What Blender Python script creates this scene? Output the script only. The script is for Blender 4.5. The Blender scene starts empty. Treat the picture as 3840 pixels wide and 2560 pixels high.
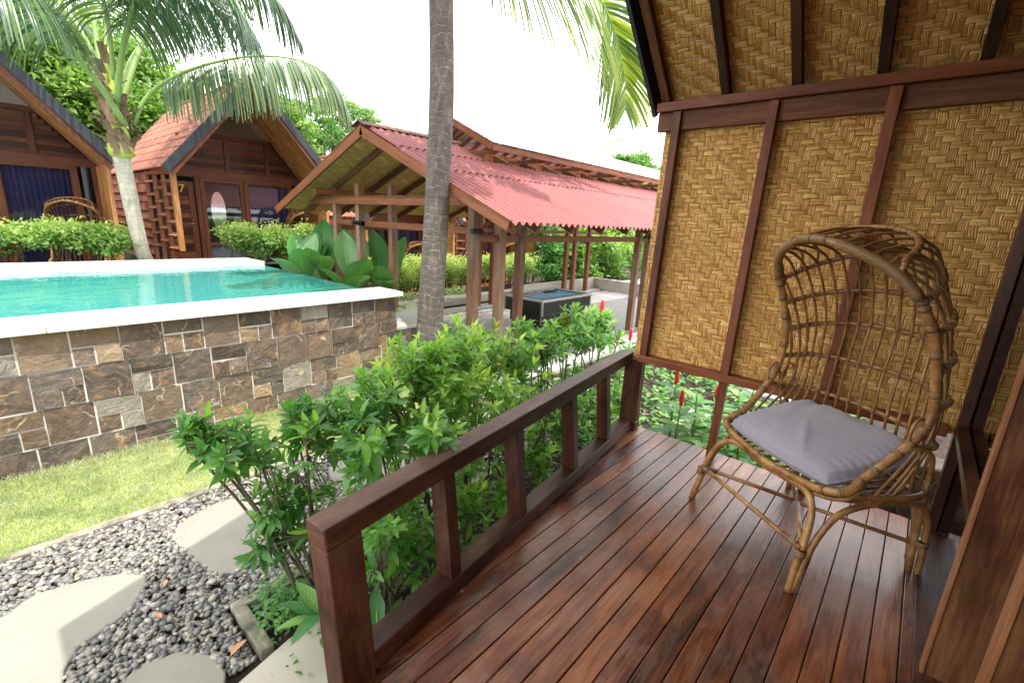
import bpy, math, random
import numpy as np
from mathutils import Vector, Matrix, Quaternion
random.seed(7); rng = np.random.default_rng(7)
C = bpy.context.scene.collection
sc = bpy.context.scene
pi = math.pi

# ------------------------------------------------------------------ camera
CF = np.array([0.73215314, 0.63316577, -0.25110336])
CR = np.array([0.66240584, -0.74773339, 0.04597042])
CU = np.array([0.15865147, 0.19998972, 0.96686805])
CO = np.array([0.0, 0.0, 1.5]); FP = 1731.698
cam = bpy.data.cameras.new("camera"); co = bpy.data.objects.new("camera", cam); C.objects.link(co)
cam.sensor_width = 36; cam.lens = FP / 3840 * 36; cam.clip_start = 0.02; cam.clip_end = 2000
co.matrix_world = Matrix(((CR[0], CU[0], -CF[0], CO[0]), (CR[1], CU[1], -CF[1], CO[1]), (CR[2], CU[2], -CF[2], CO[2]), (0, 0, 0, 1)))
sc.camera = co
def at(u, v, ax, val):
    d = CF + CR * (u - 1920) / FP - CU * (v - 1280) / FP
    t = (val - CO[ax]) / d[ax]
    return CO + t * d

# ------------------------------------------------------------------ world, sun, exposure
SUN = Vector((-0.095, -0.38, 0.92)).normalized()
elev = math.asin(SUN.z); azim = math.atan2(SUN.x, SUN.y)
w = bpy.data.worlds.new("World"); sc.world = w; w.use_nodes = True
nt = w.node_tree; nt.nodes.clear()
def nd(nt, t, **k):
    n = nt.nodes.new(t)
    for a, b in k.items():
        setattr(n, a, b)
    return n
out = nd(nt, 'ShaderNodeOutputWorld'); bg = nd(nt, 'ShaderNodeBackground'); bg.inputs[1].default_value = 0.12
sky = nd(nt, 'ShaderNodeTexSky', sky_type='NISHITA', sun_disc=False, sun_elevation=elev, sun_rotation=azim, dust_density=2.0, air_density=1.0)
tc = nd(nt, 'ShaderNodeTexCoord'); mp = nd(nt, 'ShaderNodeMapping'); mp.inputs['Scale'].default_value = (1.6, 1.6, 5.0)
no = nd(nt, 'ShaderNodeTexNoise'); no.inputs['Scale'].default_value = 1.4; no.inputs['Detail'].default_value = 7; no.inputs['Roughness'].default_value = .62
cr = nd(nt, 'ShaderNodeValToRGB'); cr.color_ramp.elements[0].position = .22; cr.color_ramp.elements[1].position = .42
mx = nd(nt, 'ShaderNodeMixRGB'); mx.inputs[2].default_value = (12.0, 12.3, 12.6, 1)
L = nt.links
L.new(tc.outputs['Generated'], mp.inputs[0]); L.new(mp.outputs[0], no.inputs['Vector']); L.new(no.outputs[0], cr.inputs[0])
L.new(cr.outputs[0], mx.inputs[0]); L.new(sky.outputs[0], mx.inputs[1]); L.new(mx.outputs[0], bg.inputs[0]); L.new(bg.outputs[0], out.inputs[0])
sd = bpy.data.lights.new("sun", 'SUN'); sd.energy = 2.8; sd.angle = math.radians(.6); sd.color = (1, .95, .86)
so = bpy.data.objects.new("sun", sd); C.objects.link(so); so.rotation_euler = SUN.to_track_quat('Z', 'Y').to_euler()
sc.view_settings.view_transform = 'Standard'; sc.view_settings.look = 'None'; sc.view_settings.gamma = 1
sc.view_settings.exposure = 1.3
sc.render.engine = 'CYCLES'
sc.cycles.max_bounces = 8; sc.cycles.transparent_max_bounces = 12

# ------------------------------------------------------------------ materials
def M(name, fn):
    m = bpy.data.materials.new(name); m.use_nodes = True; t = m.node_tree
    for n in list(t.nodes):
        t.nodes.remove(n)
    o = nd(t, 'ShaderNodeOutputMaterial'); p = nd(t, 'ShaderNodeBsdfPrincipled')
    t.links.new(p.outputs[0], o.inputs[0]); fn(t, p, o); return m
def ramp(t, src, stops, interp='LINEAR'):
    r = nd(t, 'ShaderNodeValToRGB'); r.color_ramp.interpolation = interp
    e = r.color_ramp.elements
    e[0].position = stops[0][0]; e[0].color = (*stops[0][1], 1)
    e[1].position = stops[-1][0]; e[1].color = (*stops[-1][1], 1)
    for p_, c_ in stops[1:-1]:
        q = e.new(p_); q.color = (*c_, 1)
    t.links.new(src, r.inputs[0]); return r.outputs[0]
def noise(t, vec, scale, detail=4, rough=.55, vscale=None, dist=0):
    if vscale is not None:
        m = nd(t, 'ShaderNodeMapping'); m.inputs['Scale'].default_value = vscale
        t.links.new(vec, m.inputs[0]); vec = m.outputs[0]
    n = nd(t, 'ShaderNodeTexNoise'); n.inputs['Scale'].default_value = scale; n.inputs['Detail'].default_value = detail
    n.inputs['Roughness'].default_value = rough; n.inputs['Distortion'].default_value = dist
    t.links.new(vec, n.inputs['Vector']); return n.outputs[0]
def mth(t, op, a, b=None, c=None):
    n = nd(t, 'ShaderNodeMath', operation=op)
    for i, x in enumerate((a, b, c)):
        if x is None: continue
        if isinstance(x, (int, float)): n.inputs[i].default_value = x
        else: t.links.new(x, n.inputs[i])
    return n.outputs[0]
def mix(t, f, a, b, blend='MIX'):
    n = nd(t, 'ShaderNodeMixRGB', blend_type=blend)
    for i, x in enumerate((f, a, b)):
        if isinstance(x, (int, float)): n.inputs[i].default_value = x
        elif isinstance(x, tuple): n.inputs[i].default_value = (*x, 1)
        else: t.links.new(x, n.inputs[i])
    return n.outputs[0]
def bump(t, p, h, strength=.3, dist=.01):
    b = nd(t, 'ShaderNodeBump'); b.inputs['Strength'].default_value = strength; b.inputs['Distance'].default_value = dist
    t.links.new(h, b.inputs['Height']); t.links.new(b.outputs[0], p.inputs['Normal'])
def uvn(t): return nd(t, 'ShaderNodeTexCoord').outputs['UV']
def obn(t): return nd(t, 'ShaderNodeTexCoord').outputs['Object']
def rnd(t): return nd(t, 'ShaderNodeAttribute', attribute_name='rnd').outputs['Fac']

def wood(name, dark, mid, lite, rough=.45, worn=None, wornamt=.5, var=.5, coat=0, stain=0.0, spec=.3):
    def fn(t, p, o):
        p.inputs['Specular IOR Level'].default_value = spec
        uv = uvn(t); r = rnd(t)
        cmb = nd(t, 'ShaderNodeCombineXYZ'); t.links.new(r, cmb.inputs[2])
        ad = nd(t, 'ShaderNodeVectorMath', operation='MULTIPLY_ADD'); t.links.new(cmb.outputs[0], ad.inputs[0]); ad.inputs[1].default_value = (0, 0, 30); t.links.new(uv, ad.inputs[2])
        v = ad.outputs[0]
        g = noise(t, v, 1, 6, .65, (5, 90, 1), .4); g2 = noise(t, v, 1, 3, .5, (2.2, 14, 1), .6)
        s = mth(t, 'ADD', mth(t, 'MULTIPLY', g, .5), mth(t, 'MULTIPLY', g2, .5))
        s = mth(t, 'ADD', s, mth(t, 'MULTIPLY', mth(t, 'SUBTRACT', r, .5), var * .42))
        c = ramp(t, s, [(.30, dark), (.5, mid), (.72, lite)])
        if worn:
            wn = noise(t, v, 1, 6, .7, (3.0, 8, 1), .5); wn2 = noise(t, obn(t), 1.3, 3, .5)
            wm = ramp(t, mth(t, 'ADD', mth(t, 'MULTIPLY', wn, .6), mth(t, 'MULTIPLY', wn2, .4)), [(.46, (0, 0, 0)), (.62, (1, 1, 1))])
            c = mix(t, mth(t, 'MULTIPLY', wm, wornamt), c, worn)
        if stain:
            sn = noise(t, obn(t), 2.3, 5, .65)
            c = mix(t, mth(t, 'MULTIPLY', ramp(t, sn, [(.5, (0, 0, 0)), (.66, (1, 1, 1))]), stain), c, (dark[0] * .4, dark[1] * .4, dark[2] * .5))
        t.links.new(c, p.inputs['Base Color'])
        rr = mth(t, 'ADD', mth(t, 'MULTIPLY', noise(t, v, 1, 4, .6, (2.5, 9, 1)), .35), rough - .17)
        t.links.new(rr, p.inputs['Roughness'])
        if coat: p.inputs['Coat Weight'].default_value = coat; p.inputs['Coat Roughness'].default_value = .25
        bump(t, p, mth(t, 'ADD', g, mth(t, 'MULTIPLY', g2, .5)), .35, .004)
    return M(name, fn)
m_deck = wood('deck_wood', (.022, .006, .004), (.15, .038, .012), (.36, .115, .032), .30, (.32, .19, .135), .5, .6, 0, .55, .5)
m_rail = wood('rail_wood', (.012, .003, .002), (.045, .011, .005), (.12, .034, .013), .42, (.17, .08, .05), .5, .3, 0, .6, .35)
m_trim = wood('trim_wood', (.060, .015, .007), (.155, .043, .016), (.26, .085, .030), .5, None, 0, .5)
m_beam = wood('beam_wood', (.050, .018, .009), (.125, .045, .019), (.22, .09, .038), .68, None, 0, .4)
m_raft = wood('rafter_wood', (.020, .008, .005), (.050, .019, .010), (.10, .042, .022), .7, None, 0, .4)
m_sid = wood('siding_wood', (.045, .014, .008), (.125, .038, .017), (.24, .08, .032), .5, None, 0, 1.5)
m_frame = wood('cabin_frame_wood', (.07, .022, .012), (.15, .048, .022), (.22, .078, .035), .5, None, 0, .4)
m_gold = wood('golden_wood', (.22, .09, .03), (.38, .17, .06), (.50, .25, .10), .5, None, 0, .3)
m_shelf = wood('lattice_wood', (.16, .062, .03), (.27, .11, .055), (.38, .18, .10), .6, None, 0, .5)
m_pav = wood('pavilion_wood', (.085, .036, .020), (.18, .085, .045), (.30, .17, .10), .65, (.36, .30, .24), .4, .6)
m_pavr = wood('pavilion_red_wood', (.10, .032, .015), (.20, .066, .028), (.29, .11, .048), .55, None, 0, .4)
m_stile = wood('stile_wood', (.022, .007, .004), (.085, .028, .011), (.24, .10, .036), .42, (.30, .15, .06), .35, .3)
m_edge = wood('stile_edge_wood', (.14, .05, .02), (.26, .10, .04), (.40, .19, .08), .4, None, 0, .3)
m_log = wood('grey_plank_wood', (.12, .11, .13), (.22, .20, .22), (.34, .31, .32), .7, None, 0, .4)

def weave(name, cell=.0365, base=(.78, .365, .075), dark=(.20, .07, .013), lite=(1.0, .63, .20)):
    def fn(t, p, o):
        uv = uvn(t)
        wob = nd(t, 'ShaderNodeVectorMath', operation='MULTIPLY_ADD')
        nz = nd(t, 'ShaderNodeTexNoise'); nz.inputs['Scale'].default_value = 9; nz.inputs['Detail'].default_value = 2; t.links.new(uv, nz.inputs['Vector'])
        t.links.new(nz.outputs['Color'], wob.inputs[0]); wob.inputs[1].default_value = (.030, .030, 0); t.links.new(uv, wob.inputs[2])
        sx = nd(t, 'ShaderNodeSeparateXYZ'); t.links.new(wob.outputs[0], sx.inputs[0])
        u = mth(t, 'DIVIDE', sx.outputs[0], cell); v = mth(t, 'DIVIDE', sx.outputs[1], cell * .82)
        i = mth(t, 'FLOOR', u); j = mth(t, 'FLOOR', v); fu = mth(t, 'FRACT', u); fv = mth(t, 'FRACT', v)
        k = mth(t, 'FLOORED_MODULO', mth(t, 'ADD', i, j), 4)
        isV = mth(t, 'GREATER_THAN', k, 1.5)
        ph = mth(t, 'DIVIDE', mth(t, 'ADD', k, fu), 2); pv = mth(t, 'DIVIDE', mth(t, 'ADD', mth(t, 'SUBTRACT', k, 2), fv), 2)
        pp = mth(t, 'ADD', mth(t, 'MULTIPLY', ph, mth(t, 'SUBTRACT', 1, isV)), mth(t, 'MULTIPLY', pv, isV))
        qf = mth(t, 'ADD', mth(t, 'MULTIPLY', fv, mth(t, 'SUBTRACT', 1, isV)), mth(t, 'MULTIPLY', fu, isV))
        q4 = mth(t, 'MULTIPLY', qf, 4); fr = mth(t, 'FRACT', q4)
        d = mth(t, 'SUBTRACT', mth(t, 'MULTIPLY', fr, 2), 1); hr = mth(t, 'SUBTRACT', 1, mth(t, 'MULTIPLY', d, d))
        e = mth(t, 'ABSOLUTE', mth(t, 'SUBTRACT', mth(t, 'MULTIPLY', pp, 2), 1)); he = mth(t, 'SUBTRACT', 1, mth(t, 'POWER', e, 5))
        eg = mth(t, 'ABSOLUTE', mth(t, 'SUBTRACT', mth(t, 'MULTIPLY', qf, 2), 1)); hg = mth(t, 'SUBTRACT', 1, mth(t, 'POWER', eg, 18))
        h = mth(t, 'MULTIPLY', mth(t, 'MULTIPLY', mth(t, 'ADD', mth(t, 'MULTIPLY', hr, .5), .5), he), mth(t, 'ADD', .3, mth(t, 'MULTIPLY', hg, .7)))
        # per reed colour
        cb = nd(t, 'ShaderNodeCombineXYZ')
        rid = mth(t, 'ADD', mth(t, 'MULTIPLY', mth(t, 'ADD', mth(t, 'MULTIPLY', j, mth(t, 'SUBTRACT', 1, isV)), mth(t, 'MULTIPLY', i, isV)), 4), mth(t, 'FLOOR', q4))
        fid = mth(t, 'FLOOR', mth(t, 'DIVIDE', mth(t, 'ADD', i, mth(t, 'MULTIPLY', j, 1)), 4))
        t.links.new(rid, cb.inputs[0]); t.links.new(fid, cb.inputs[1]); t.links.new(isV, cb.inputs[2])
        wn = nd(t, 'ShaderNodeTexWhiteNoise'); t.links.new(cb.outputs[0], wn.inputs[0])
        c = mix(t, wn.outputs[0], tuple(x * .60 for x in base), lite); c = mix(t, mth(t, 'MULTIPLY', isV, .35), c, (base[0] * .62, base[1] * .50, base[2] * .4))
        big = noise(t, obn(t), 3.0, 4, .6)
        c = mix(t, mth(t, 'MULTIPLY', ramp(t, big, [(.42, (0, 0, 0)), (.7, (1, 1, 1))]), .45), c, tuple(x * .55 for x in base))
        bl2 = noise(t, obn(t), 9, 4, .7); c = mix(t, mth(t, 'MULTIPLY', ramp(t, bl2, [(.52, (0, 0, 0)), (.70, (1, 1, 1))]), .40), c, (base[0] * .52, base[1] * .38, base[2] * .25))
        kn = noise(t, uv, 55, 2, .6)
        c = mix(t, mth(t, 'MULTIPLY', ramp(t, kn, [(.64, (0, 0, 0)), (.70, (1, 1, 1))]), .75), c, dark)
        c = mix(t, ramp(t, h, [(.12, (1, 1, 1)), (.34, (0, 0, 0))]), c, dark)
        t.links.new(c, p.inputs['Base Color']); p.inputs['Roughness'].default_value = .42
        bump(t, p, h, .9, .008)
    return M(name, fn)
m_weave = weave('bamboo_weave')
m_weave_far = weave('bamboo_weave_soffit', .06, (.88, .42, .09), (.22, .08, .015), (1.0, .66, .22))

def simple(name, col, rough=.6, var=.15, scale=8, bumpd=0.0, bs=40, metal=0, rndvar=0, spec=None):
    def fn(t, p, o):
        n = noise(t, obn(t), scale, 5, .6)
        c = mix(t, n, tuple(x * (1 - var) for x in col), tuple(min(1, x * (1 + var)) for x in col))
        if rndvar:
            c = mix(t, mth(t, 'MULTIPLY', rnd(t), rndvar), c, tuple(x * .35 for x in col))
        t.links.new(c, p.inputs['Base Color']); p.inputs['Roughness'].default_value = rough; p.inputs['Metallic'].default_value = metal
        if spec is not None: p.inputs['Specular IOR Level'].default_value = spec
        if bumpd: bump(t, p, noise(t, obn(t), bs, 4, .6), .6, bumpd)
    return M(name, fn)
def rattan(t, p, o):
    uv = uvn(t); n = noise(t, obn(t), 14, 4, .6); n2 = noise(t, obn(t), 160, 2, .6)
    c = ramp(t, mth(t, 'ADD', mth(t, 'MULTIPLY', n, .7), mth(t, 'MULTIPLY', n2, .3)), [(.32, (.13, .052, .015)), (.5, (.34, .155, .048)), (.68, (.56, .33, .12))])
    c = mix(t, mth(t, 'MULTIPLY', rnd(t), .6), c, (.05, .02, .008))
    t.links.new(c, p.inputs['Base Color']); p.inputs['Roughness'].default_value = .36
    bump(t, p, n2, .3, .002)
m_rattan = M('rattan', rattan)
def bind(t, p, o):
    sx = nd(t, 'ShaderNodeSeparateXYZ'); t.links.new(uvn(t), sx.inputs[0])
    s = mth(t, 'FRACT', mth(t, 'MULTIPLY', sx.outputs[0], 150)); d = mth(t, 'SUBTRACT', mth(t, 'MULTIPLY', s, 2), 1); h = mth(t, 'SUBTRACT', 1, mth(t, 'MULTIPLY', d, d))
    c = ramp(t, h, [(.05, (.045, .018, .006)), (.5, (.20, .10, .035)), (1, (.38, .22, .085))])
    t.links.new(c, p.inputs['Base Color']); p.inputs['Roughness'].default_value = .35
    bump(t, p, h, .8, .003)
m_bind = M('rattan_binding', bind)
def cush(t, p, o):
    n = noise(t, obn(t), 5, 4, .6); wv = noise(t, obn(t), 500, 2, .5)
    c = mix(t, n, (.26, .22, .26), (.36, .32, .365))
    t.links.new(c, p.inputs['Base Color']); p.inputs['Roughness'].default_value = .9; p.inputs['Sheen Weight'].default_value = .3
    bump(t, p, mth(t, 'ADD', mth(t, 'MULTIPLY', noise(t, obn(t), 9, 3, .5, None, .8), 1.0), mth(t, 'MULTIPLY', wv, .05)), .5, .02)
m_cush = M('cushion_cloth', cush)
def coping(t, p, o):
    n = noise(t, obn(t), 3, 6, .7); v = noise(t, obn(t), 14, 5, .7)
    c = mix(t, ramp(t, n, [(.4, (0, 0, 0)), (.7, (1, 1, 1))]), (.78, .77, .73), (.62, .61, .57))
    c = mix(t, ramp(t, v, [(.66, (0, 0, 0)), (.74, (1, 1, 1))]), c, (.36, .36, .33))
    t.links.new(c, p.inputs['Base Color']); p.inputs['Roughness'].default_value = .6; bump(t, p, v, .2, .004)
m_white = M('white_stone', coping)
def stone(t, p, o):
    ob = obn(t); r = rnd(t)
    cb = nd(t, 'ShaderNodeCombineXYZ'); t.links.new(mth(t, 'MULTIPLY', r, 57), cb.inputs[0]); t.links.new(mth(t, 'MULTIPLY', r, 31), cb.inputs[2])
    ad = nd(t, 'ShaderNodeVectorMath', operation='ADD'); t.links.new(ob, ad.inputs[0]); t.links.new(cb.outputs[0], ad.inputs[1]); v = ad.outputs[0]
    base = ramp(t, r, [(0, (.060, .046, .040)), (.2, (.13, .085, .058)), (.38, (.090, .076, .068)), (.54, (.20, .125, .070)), (.68, (.12, .105, .098)), (.80, (.32, .20, .085)), (.9, (.29, .26, .21)), (1, (.34, .32, .28))])
    n1 = noise(t, v, 6, 7, .7, None, 1.6); n2 = noise(t, v, 26, 5, .7)
    vo = nd(t, 'ShaderNodeTexVoronoi'); vo.inputs['Scale'].default_value = 5.0
    t.links.new(v, vo.inputs['Vector']); vs = nd(t, 'ShaderNodeSeparateColor'); t.links.new(vo.outputs['Color'], vs.inputs[0])
    c = mix(t, ramp(t, n1, [(.45, (0, 0, 0)), (.64, (1, 1, 1))]), base, mix(t, .5, base, (.24, .17, .11)))
    c = mix(t, ramp(t, n1, [(.28, (1, 1, 1)), (.40, (0, 0, 0))]), c, mix(t, .6, base, (.035, .03, .03)))
    c = mix(t, mth(t, 'MULTIPLY', vs.outputs[0], .45), c, mix(t, 1.0, c, (.5, .5, .52), 'MULTIPLY'))
    ve = nd(t, 'ShaderNodeTexVoronoi', feature='DISTANCE_TO_EDGE'); ve.inputs['Scale'].default_value = 4.2
    wv_ = nd(t, 'ShaderNodeVectorMath', operation='MULTIPLY_ADD'); nz_ = nd(t, 'ShaderNodeTexNoise'); nz_.inputs['Scale'].default_value = 6; nz_.inputs['Detail'].default_value = 5; t.links.new(v, nz_.inputs['Vector']); t.links.new(nz_.outputs['Color'], wv_.inputs[0]); wv_.inputs[1].default_value = (.25, .25, .25); t.links.new(v, wv_.inputs[2]); t.links.new(wv_.outputs[0], ve.inputs['Vector'])
    ck = mth(t, 'MULTIPLY', ramp(t, ve.outputs['Distance'], [(.006, (1, 1, 1)), (.028, (0, 0, 0))]), ramp(t, noise(t, v, 5, 2, .5), [(.5, (0, 0, 0)), (.6, (1, 1, 1))])); c = mix(t, mth(t, 'MULTIPLY', ck, .75), c, (.50, .40, .27))
    oc = ramp(t, noise(t, v, 3.2, 4, .7, None, 2.2), [(.56, (0, 0, 0)), (.66, (1, 1, 1))]); c = mix(t, mth(t, 'MULTIPLY', oc, .6), c, (.30, .155, .05))
    c = mix(t, mth(t, 'MULTIPLY', ramp(t, n2, [(.60, (0, 0, 0)), (.72, (1, 1, 1))]), .45), c, (.42, .40, .36))
    t.links.new(c, p.inputs['Base Color']); p.inputs['Roughness'].default_value = .6
    hh = mth(t, 'ADD', mth(t, 'MULTIPLY', n1, 1.0), mth(t, 'ADD', mth(t, 'MULTIPLY', n2, .25), mth(t, 'MULTIPLY', vs.outputs[1], .8)))
    bump(t, p, hh, .9, .03)
m_stone = M('wall_stone', stone)
m_mortar = simple('pale_mortar', (.60, .58, .52), .9, .2, 20, .004)
def slab(t, p, o):
    ob = obn(t); n = noise(t, ob, 4, 6, .65); f = noise(t, ob, 120, 3, .7)
    c = mix(t, n, (.18, .165, .135), (.30, .28, .235)); c = mix(t, ramp(t, f, [(.5, (0, 0, 0)), (.75, (.6, .6, .6))]), c, (.22, .20, .17))
    t.links.new(c, p.inputs['Base Color']); p.inputs['Roughness'].default_value = .85; bump(t, p, f, .35, .003)
m_slab = M('rough_concrete', slab)
def cream(t, p, o):
    ob = obn(t); n = noise(t, ob, 3.5, 6, .6); f = noise(t, ob, 40, 3, .7)
    c = mix(t, n, (.36, .32, .24), (.50, .46, .37)); c = mix(t, ramp(t, f, [(.64, (0, 0, 0)), (.72, (.8, .8, .8))]), c, (.30, .25, .16))
    t.links.new(c, p.inputs['Base Color']); p.inputs['Roughness'].default_value = .6; bump(t, p, f, .25, .002)
m_cream = M('cream_paving', cream)
def kerb(t, p, o):
    ob = obn(t); n = noise(t, ob, 9, 6, .7)
    c = ramp(t, n, [(.35, (.07, .075, .05)), (.5, (.20, .18, .13)), (.68, (.36, .34, .28))])
    t.links.new(c, p.inputs['Base Color']); p.inputs['Roughness'].default_value = .9; bump(t, p, noise(t, ob, 60, 4, .7), .7, .006)
m_kerb = M('mossy_kerb', kerb)
def soil(t, p, o):
    ob = obn(t); n = noise(t, ob, 7, 8, .75)
    c = ramp(t, n, [(.35, (.018, .010, .006)), (.55, (.05, .028, .017)), (.75, (.10, .06, .038))])
    t.links.new(c, p.inputs['Base Color']); p.inputs['Roughness'].default_value = .95; bump(t, p, noise(t, ob, 35, 6, .8), 1, .03)
m_soil = M('dark_soil', soil)
def grassbase(t, p, o):
    ob = obn(t); n = noise(t, ob, 5, 6, .7)
    c = ramp(t, n, [(.35, (.10, .14, .03)), (.55, (.22, .27, .07)), (.75, (.36, .37, .13))])
    t.links.new(c, p.inputs['Base Color']); p.inputs['Roughness'].default_value = .95
m_lawn = M('lawn_base', grassbase)
def pebble(t, p, o):
    r = rnd(t); n = noise(t, obn(t), 60, 3, .6)
    c = ramp(t, r, [(0, (.035, .035, .037)), (.35, (.095, .094, .094)), (.62, (.20, .185, .165)), (.85, (.33, .27, .19)), (1, (.44, .41, .36))])
    c = mix(t, mth(t, 'MULTIPLY', n, .5), c, (.25, .24, .22)); t.links.new(c, p.inputs['Base Color']); p.inputs['Roughness'].default_value = .55
m_pebble = M('river_pebble', pebble)
def tile(t, p, o):
    r = rnd(t); uv = uvn(t); n = noise(t, obn(t), 6, 5, .7)
    c = ramp(t, mth(t, 'ADD', mth(t, 'MULTIPLY', r, .6), mth(t, 'MULTIPLY', n, .4)), [(.15, (.17, .062, .042)), (.5, (.30, .115, .075)), (.85, (.40, .19, .13))])
    t.links.new(c, p.inputs['Base Color']); p.inputs['Roughness'].default_value = .75; bump(t, p, noise(t, obn(t), 90, 3, .6), .3, .004)
m_tile = M('terracotta_tile', tile)
def corr(t, p, o):
    n = noise(t, obn(t), 1.2, 6, .65); f = noise(t, obn(t), 30, 4, .7)
    c = mix(t, n, (.21, .045, .045), (.29, .085, .08)); c = mix(t, ramp(t, f, [(.6, (0, 0, 0)), (.78, (.5, .5, .5))]), c, (.42, .22, .19)); c = mix(t, mth(t, 'MULTIPLY', ramp(t, noise(t, obn(t), 2.5, 5, .7, (1, .25, 1)), [(.5, (0, 0, 0)), (.72, (1, 1, 1))]), .5), c, (.12, .035, .035))
    t.links.new(c, p.inputs['Base Color']); p.inputs['Roughness'].default_value = .6
m_corr = M('red_corrugated_sheet', corr)
def clear_sheet(t, p, o):
    tr = nd(t, 'ShaderNodeBsdfTransparent'); tr.inputs[0].default_value = (.96, .98, 1, 1)
    tl = nd(t, 'ShaderNodeBsdfTranslucent'); tl.inputs[0].default_value = (.75, .85, .88, 1)
    gl = nd(t, 'ShaderNodeBsdfGlossy'); gl.inputs['Roughness'].default_value = .12
    a = nd(t, 'ShaderNodeMixShader'); a.inputs[0].default_value = .07; t.links.new(tr.outputs[0], a.inputs[1]); t.links.new(tl.outputs[0], a.inputs[2])
    fr = nd(t, 'ShaderNodeFresnel'); fr.inputs[0].default_value = 1.45
    b = nd(t, 'ShaderNodeMixShader'); t.links.new(fr.outputs[0], b.inputs[0]); t.links.new(a.outputs[0], b.inputs[1]); t.links.new(gl.outputs[0], b.inputs[2])
    t.links.new(b.outputs[0], o.inputs[0])
m_clear = M('clear_roof_sheet', clear_sheet)
def glass(t, p, o):
    tr = nd(t, 'ShaderNodeBsdfTransparent'); tr.inputs[0].default_value = (.86, .9, .9, 1)
    gl = nd(t, 'ShaderNodeBsdfGlossy'); gl.inputs['Roughness'].default_value = .015
    fr = nd(t, 'ShaderNodeFresnel'); fr.inputs[0].default_value = 1.6
    f2 = mth(t, 'ADD', fr.outputs[0], .03)
    b = nd(t, 'ShaderNodeMixShader'); t.links.new(f2, b.inputs[0]); t.links.new(tr.outputs[0], b.inputs[1]); t.links.new(gl.outputs[0], b.inputs[2])
    t.links.new(b.outputs[0], o.inputs[0])
m_glass = M('window_glass', glass)
def water(t, p, o):
    n = noise(t, obn(t), 2.2, 3, .5, (1, 1.6, 1), .6); n2 = noise(t, obn(t), 7, 2, .5)
    c = mix(t, noise(t, obn(t), .5, 2, .5), (.03, .235, .215), (.05, .28, .255))
    t.links.new(c, p.inputs['Base Color']); p.inputs['Roughness'].default_value = .03; p.inputs['IOR'].default_value = 1.33
    bump(t, p, mth(t, 'ADD', n, mth(t, 'MULTIPLY', n2, .15)), .12, .06)
m_water = M('pool_water_surface', water)
m_pooltile = simple('pool_tile', (.05, .22, .20), .35, .3, 12)
m_black = simple('black_felt_edge', (.028, .032, .040), .75, .3, 10)
m_dark = simple('black_metal', (.02, .02, .022), .4)
m_steel = simple('brushed_steel', (.55, .55, .56), .25, .05, 8, 0, 40, 1)
m_curt = simple('navy_curtain', (.075, .065, .19), .85, .35, 5)
m_room = simple('room_wall', (.36, .36, .35), .8, .1)
m_bed = simple('bed_linen', (.62, .66, .72), .9, .1)
m_mirror = simple('mirror_glass', (.75, .76, .75), .08, .02, 8, 0, 40, .7)
m_kerbw = simple('pale_concrete', (.42, .41, .37), .8, .15, 5, .003)
m_oldc = simple('stained_concrete', (.42, .40, .34), .9, .45, 2.2, .004)
def paver(t, p, o):
    uv = obn(t); b = nd(t, 'ShaderNodeTexBrick'); t.links.new(uv, b.inputs['Vector']); b.inputs['Scale'].default_value = 1.9
    b.inputs['Color1'].default_value = (.25, .24, .25, 1); b.inputs['Color2'].default_value = (.38, .35, .34, 1); b.inputs['Mortar'].default_value = (.06, .055, .05, 1)
    b.inputs['Mortar Size'].default_value = .012; b.inputs['Brick Width'].default_value = .6; b.inputs['Row Height'].default_value = .5
    c = mix(t, .5, b.outputs[0], mix(t, noise(t, uv, 5, 5, .7), (.22, .21, .22), (.42, .40, .38)))
    t.links.new(c, p.inputs['Base Color']); p.inputs['Roughness'].default_value = .5; bump(t, p, b.outputs[1], -.3, .006)
m_paver = M('slate_paver', paver)
m_cloth = simple('blue_table_cloth', (.16, .30, .42), .9, .1)
m_poolblk = simple('black_laminate', (.018, .018, .018), .25, .3, 30)
m_alu = simple('aluminium_trim', (.6, .6, .6), .3, .05, 8, 0, 40, 1)
m_cue = simple('cue_wood', (.45, .22, .08), .3)
m_number = simple('brass_number', (.75, .42, .06), .4)
m_red = simple('red_flower', (.62, .012, .012), .45, .3, 60, .003)
m_ochre = simple('orange_tip', (.85, .25, .02), .5, .2)

def leafmat(name, cols, transl=.35, rough=.4, spec=.5, ridge=True):
    def fn(t, p, o):
        r = rnd(t)
        n = len(cols); c = ramp(t, r, [(i / (n - 1), cc) for i, cc in enumerate(cols)])
        sx = nd(t, 'ShaderNodeSeparateXYZ'); t.links.new(uvn(t), sx.inputs[0])
        if ridge:
            d = mth(t, 'ABSOLUTE', mth(t, 'SUBTRACT', sx.outputs[1], .5))
            c = mix(t, ramp(t, d, [(.0, (.5, .5, .5)), (.06, (0, 0, 0))]), c, mix(t, 1, c, (1.7, 1.6, 1.4), 'MULTIPLY'))
            vv = mth(t, 'SINE', mth(t, 'ADD', mth(t, 'MULTIPLY', sx.outputs[0], 55), mth(t, 'MULTIPLY', d, -30)))
            bump(t, p, vv, .25, .002)
        t.links.new(c, p.inputs['Base Color']); p.inputs['Roughness'].default_value = rough; p.inputs['Specular IOR Level'].default_value = spec
        tl = nd(t, 'ShaderNodeBsdfTranslucent'); t.links.new(mix(t, 1, c, (1.6, 1.7, .7), 'MULTIPLY'), tl.inputs[0])
        ms = nd(t, 'ShaderNodeMixShader'); ms.inputs[0].default_value = transl
        t.links.new(p.outputs[0], ms.inputs[1]); t.links.new(tl.outputs[0], ms.inputs[2]); t.links.new(ms.outputs[0], o.inputs[0])
    return M(name, fn)
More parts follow.
